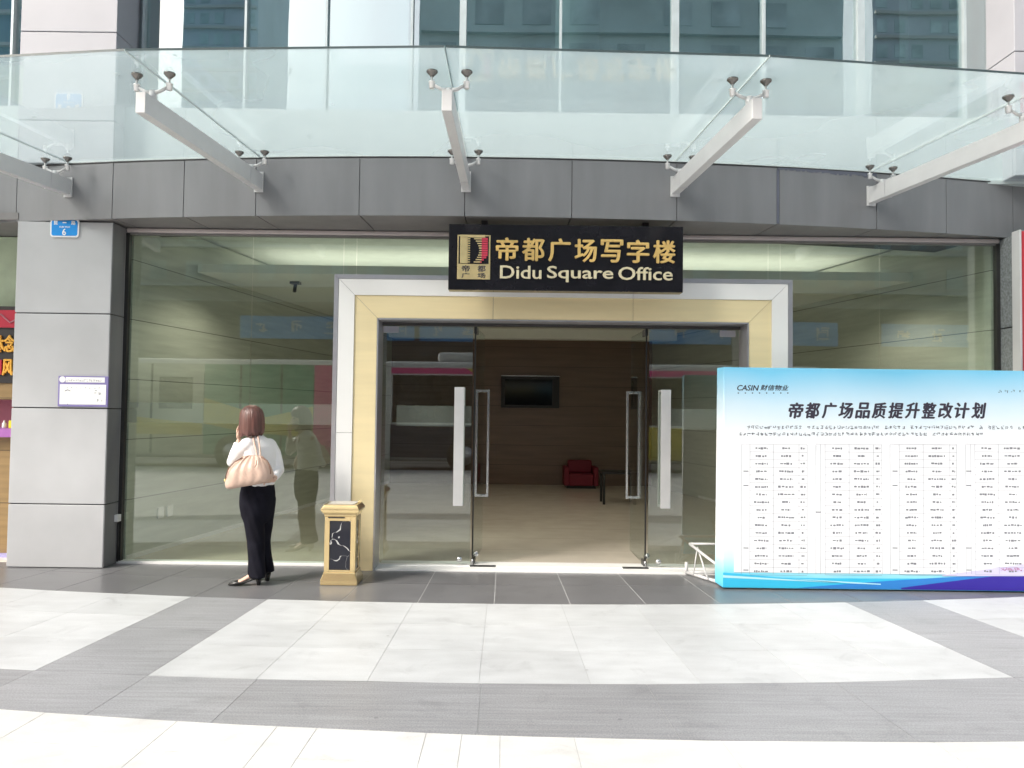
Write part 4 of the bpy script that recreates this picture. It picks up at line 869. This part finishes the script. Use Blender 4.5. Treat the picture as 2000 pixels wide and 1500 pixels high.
# ================================================================== THE HANDBAG
YBG = PY - .235
hbag = thing('handbag', 'slouchy beige handbag hanging from the shoulder of the woman by the glass', 'handbag', (-2.4, YBG, .9))
def BP(px, py, d=0): return at(px, py, YBG + d)
secs = [(951, 447, 500, .045), (948, 441, 520, .075), (938, 440, 533, .095), (926, 443, 535, .10), (914, 449, 530, .095), (904, 458, 525, .080), (897, 467, 519, .058), (893, 473, 515, .038), (889, 476, 512, .028)]
bgm = MB(); rgs = []; n = 96
for j, (py, l, r, hd) in enumerate(secs):
    c = (l + r) / 2; hw = (r - l) / 2; ring_ = []
    for k in range(n):
        a_ = 2 * pi * k / n; ca, sa = cos(a_), sin(a_)
        u = math.copysign(abs(ca) ** .75, ca); v = math.copysign(abs(sa) ** .8, sa)
        top = j / 8.; pyy = py - (0 if j > 3 else (u * 6 * (3 - j) / 3.)) 
        p = BP(c + u * hw, pyy); pl_ = (.010 * sin(u * 13 + 2.2 * sin(u * 3.1) + .3 * j) + .005 * sin(u * 29 + 2 * sin(u * 7) + .2 * j) * top) * (.12 + .88 * top ** 1.4) + .006 * sin(u * 5 + j * .9) * sin(j * .8 + u * 3)
        p.y += v * hd * (1 - .0 * top) + (pl_ if sa < 0 else -pl_); p.z += .003 * sin(u * 30 + j * 2)
        ring_.append(p)
    rgs.append(ring_)
bgm.loft(rgs); b_ = bgm.build('bag_body', 'bag', hbag, True); sm = b_.modifiers.new('soft', 'SUBSURF'); sm.levels = sm.render_levels = 1
f = MB(); f.tube([BP(441, 944, -.03), BP(441, 930, -.06), BP(446, 915, -.07), BP(457, 903, -.065), BP(474, 894, -.04)], .0045, 8); f.tube([BP(511, 893, -.03), BP(522, 900, -.06), BP(527, 912, -.075), BP(529, 926, -.07)], .0045, 8); f.tube([BP(501, 899, -.085), BP(500.5, 908, -.1), BP(497, 913, -.104)], .0035, 8); f.build('piping', 'bag_dark', hbag, True)
f = MB(); f.ellipsoid(BP(440, 938, -.03), (.012, .01, .014)); f.build('metal_stud', 'gold', hbag, True)
for p0, p1, p2 in (((503, 893), (498, 872), (495.5, 857)), ((509, 893), (507, 873), (505, 855))):
    f = MB(); pts = [BP(p0[0], p0[1], -.02), mixv(BP(p0[0], p0[1], -.02), P(p1[0], p1[1], -.135), .5), P(p1[0], p1[1], -.135), P(p2[0], p2[1] + 3, -.115), P(p2[0] - 1, p2[1] - 3.5, -.06), P(p2[0] - 6, p2[1] + 3, .05), P(p2[0] - 8, p2[1] + 22, .10)]
    f.tube(pts, .0075, 10); f.build('strap', 'bag', hbag, True)

# ================================================================== ACROSS THE STREET (mirrored in the glass, some of it added)
def bus(x0, x1, y0, stripe, label, front_left, wrap=None):
    y1 = y0 - 2.5; t = thing('bus', label, 'bus', ((x0 + x1) / 2, (y0 + y1) / 2, -.13), 'buses at the kerb'); zb = -.13
    f = MB(); f.box(x0, x1, y1, y0, zb + .32, zb + 3.0); f.build('body', 'bus_body', t, bevel=.12, seg=3)
    f = MB(); f.box(x0 + 1.4, x0 + 4.4, y1 + .3, y0 - .3, zb + 2.98, zb + 3.28); f.build('roof_unit', 'bus_body', t, bevel=.12, seg=3)
    f = MB(); f.box(x0 + .25, x1 - .25, y0 - .02, y0 + .006, zb + 1.35, zb + 2.62); f.build('window_band', 'bus_dark', t, bevel=.004)
    if wrap:
        for a_, b2, m in wrap: f = MB(); f.box(a_, b2, y0 - .01, y0 + .012, zb + .42, zb + 2.86); f.build('flank_panel', m, t)
        stripe = ()
        f = MB(); f.prism([(-8.28, zb + 1.25), (-7.2, zb + 1.05), (-5.35, zb + .9), (-5.35, zb + 1.75), (-6.6, zb + 1.45), (-8.28, zb + 1.95)][::-1], y0 + .013, y0 + .02); f.build('yellow_swoosh', 'bus_yellow', t)
        f = MB(); f.prism([(-16, zb + .95), (-8.32, zb + .95), (-8.32, zb + 1.25), (-11, zb + 1.5), (-16, zb + 1.35)], y0 + .013, y0 + .02); f.build('yellow_swoosh', 'bus_yellow', t)
        for xx in (-9.7, -7.3, -6.2):
            f = MB(); f.box(xx - .03, xx + .03, y0 + .0125, y0 + .016, zb + .45, zb + 2.84); f.build('panel_joint', 'bus_dark', t)
        for xa_, xb_ in ((-15.6, -13.2), (-12.9, -10.9), (-9.5, -8.6)):
            f = MB(); f.box(xa_, xb_, y0 + .0125, y0 + .018, zb + 1.65, zb + 2.5); f.build('side_window', 'bus_dark', t)
        f = MB(); f.box(x0, x1, y0 - .02, y0 + .03, zb + 2.86, zb + 2.97); f.build('roof_rail', 'white', t)
    n_ = len(stripe)
    for i, m in enumerate(stripe):
        a_, b2 = x0 + .2 + (x1 - x0 - .4) * i / n_, x0 + .2 + (x1 - x0 - .4) * (i + 1) / n_
        f = MB(); f.prism([(a_, zb + 2.66), (b2, zb + 2.66), (b2 - .25, zb + 2.82), (a_ - (.25 if i else 0), zb + 2.82)][::-1], y0 + .001, y0 + .006); f.build('painted_stripe', m, t)
        f = MB(); f.prism([(a_, zb + .42), (b2, zb + .42), (b2 - .5, zb + 1.30), (a_ - (.5 if i else 0), zb + 1.30)][::-1], y0 + .001, y0 + .006); f.build('painted_flank', 'bus_navy' if i < 2 else stripe[(i + 1) % n_], t)
    for x in (x0 + 2.2, x1 - 3.0):
        f = MB(); f.tube([(x, y0 - .25, zb + .48), (x, y0 + .012, zb + .48)], .48, 28); wv = f.build('wheel', 'tyre', t, True)
        f = MB(); f.tube([(x, y0 - .1, zb + .48), (x, y0 + .02, zb + .48)], .26, 20); f.build('rim', 'silver', wv, True)
    f = MB(); f.box(*( (x0 - .02, x0 + .01) if front_left else (x1 - .01, x1 + .02)), y1 + .2, y0 - .2, zb + 1.1, zb + 2.6); f.build('windscreen', 'bus_dark', t)
bus(-3.45, 8.3, -4.9, ('bus_pink', 'bus_yellow', 'bus_teal', 'bus_pink', 'bus_yellow'), 'city bus with pink and teal stripes mirrored in the glass door', True)
bus(-16.2, -4.5, -5.0, ('bus_green', 'bus_yellow', 'bus_green', 'bus_pink', 'bus_teal'), 'city bus with dark green flank mirrored in the glass behind the woman', False, ((-16, -8.3, 'bus_pale_veil'), (-8.28, -5.35, 'bus_green'), (-5.33, -4.75, 'bus_pink')))  # pale section stands in for a bright veil mirrored in the side glass
pod = thing('street_building', 'low shop building with a long blue sign band mirrored in the glass', 'building', (4, -30, -.16))
f = MB(); f.box(-30, 42, -44, -28, -.16, 7.6); f.build('wall', 'street_wall', pod)
bz = 5.45
for x0, x1 in ((-15.5, -5.6), (-5.3, 3.2), (4.2, 12.4), (14.2, 18.5), (21, 27)):
    f = MB(); f.box(x0, x1, -28, -27.85, bz, bz + 1.3); sb = f.build('blue_sign', 'band_blue', pod); f = MB(); n_ = int((x1 - x0) / 1.7)
    for k in range(n_): marks(f, x0 + (k + .6) * (x1 - x0) / n_, bz + .65, .75, 0, .02, 8)
    f.v = [(p[0], -27.83 - p[1], p[2]) for p in f.v]; f.build('sign_lettering', 'white', sb)
f = MB()
for k in range(14): x = -28 + k * 5; f.box(x, x + 4.5, -28, -27.95, .2, 4.6)
f.build('shopfront', 'street_dark', pod)
def tower(name, x0, x1, y0, y1, h, label, m, floors, bays, mw):
    t = thing(name, label, 'building', ((x0 + x1) / 2, (y0 + y1) / 2, -.16), 'towers across the street')
    f = MB(); f.box(x0, x1, y0, y1, -.16, h); f.build('wall', m, t)
    f = MB()
    for i in range(floors): z = 4 + (h - 5) * i / floors; f.box(x0 + .2, x1 - .2, y1, y1 + .5, z, z + .35)
    f.build('balcony_slabs', mw, t)
    f = MB()
    for i in range(floors):
        for j in range(bays):
            if (i * 7 + j * 3) % 4: z = 4 + (h - 5) * i / floors; w_ = (x1 - x0) / bays; f.box(x0 + (j + .2) * w_, x0 + (j + .8) * w_, y1 + .01, y1 + .08, z + .9, z + (h - 5) / floors * .8)
    f.build('windows', 'tower_window', t)
M['tower_window'] = mat('tower_window', (.38, .49, .51), .3, var=.4, scale=.3); M['tower_grey'] = mat('tower_grey', (.44, .50, .56), .7, var=.1, scale=.2); M['tower_teal'] = mat('tower_teal', (.50, .64, .65), .5, var=.25, scale=.12); M['tower_pale'] = mat('tower_pale', (.42, .43, .42), .7)
tower('office_tower', -8.5, 28.5, -75, -50, 58, 'broad dark teal tower mirrored in the upper glass', 'tower_teal', 14, 9, 'tower_teal')
tower('apartment_tower', -49, -38, -110, -95, 92, 'slim grey apartment tower mirrored in the upper glass', 'tower_grey', 28, 5, 'tower_pale')
tower('apartment_tower', 46, 58, -95, -82, 84, 'pale apartment tower with balconies mirrored in the upper glass', 'tower_grey', 24, 5, 'tower_pale')

t = thing('sky_screen_block', 'long pale block added above the blue shop signs to hide bright sky in the glass', 'building', (6, -47.5, -.16))  # added block that keeps bright sky gaps out of the glass reflection
f = MB(); f.box(-48, 60, -49.5, -45.5, -.16, 21); f.build('wall', 'tower_pale', t)
f = MB()
for i in range(4):
    for j in range(36): x = -46.5 + j * 2.9; z = 8.6 + i * 3.1; f.box(x, x + 1.3, -45.49, -45.42, z, z + 1.5)
f.build('windows', 'tower_window', t)
f = MB()
for i in range(4): z = 8.0 + i * 3.1; f.box(-47.9, 59.9, -45.48, -44.7, z, z + .2)
f.build('balcony_slabs', 'tower_grey', t)
M['tower_blue'] = mat('tower_blue', (.16, .30, .44), .4, var=.15, scale=.1)
tower('office_tower', -66, -44.5, -78, -66, 70, 'added blue clad tower tinting the edge of the upper glass by reflection', 'tower_blue', 18, 6, 'tower_grey')  # made-up tower giving the outermost panes a blue reflection
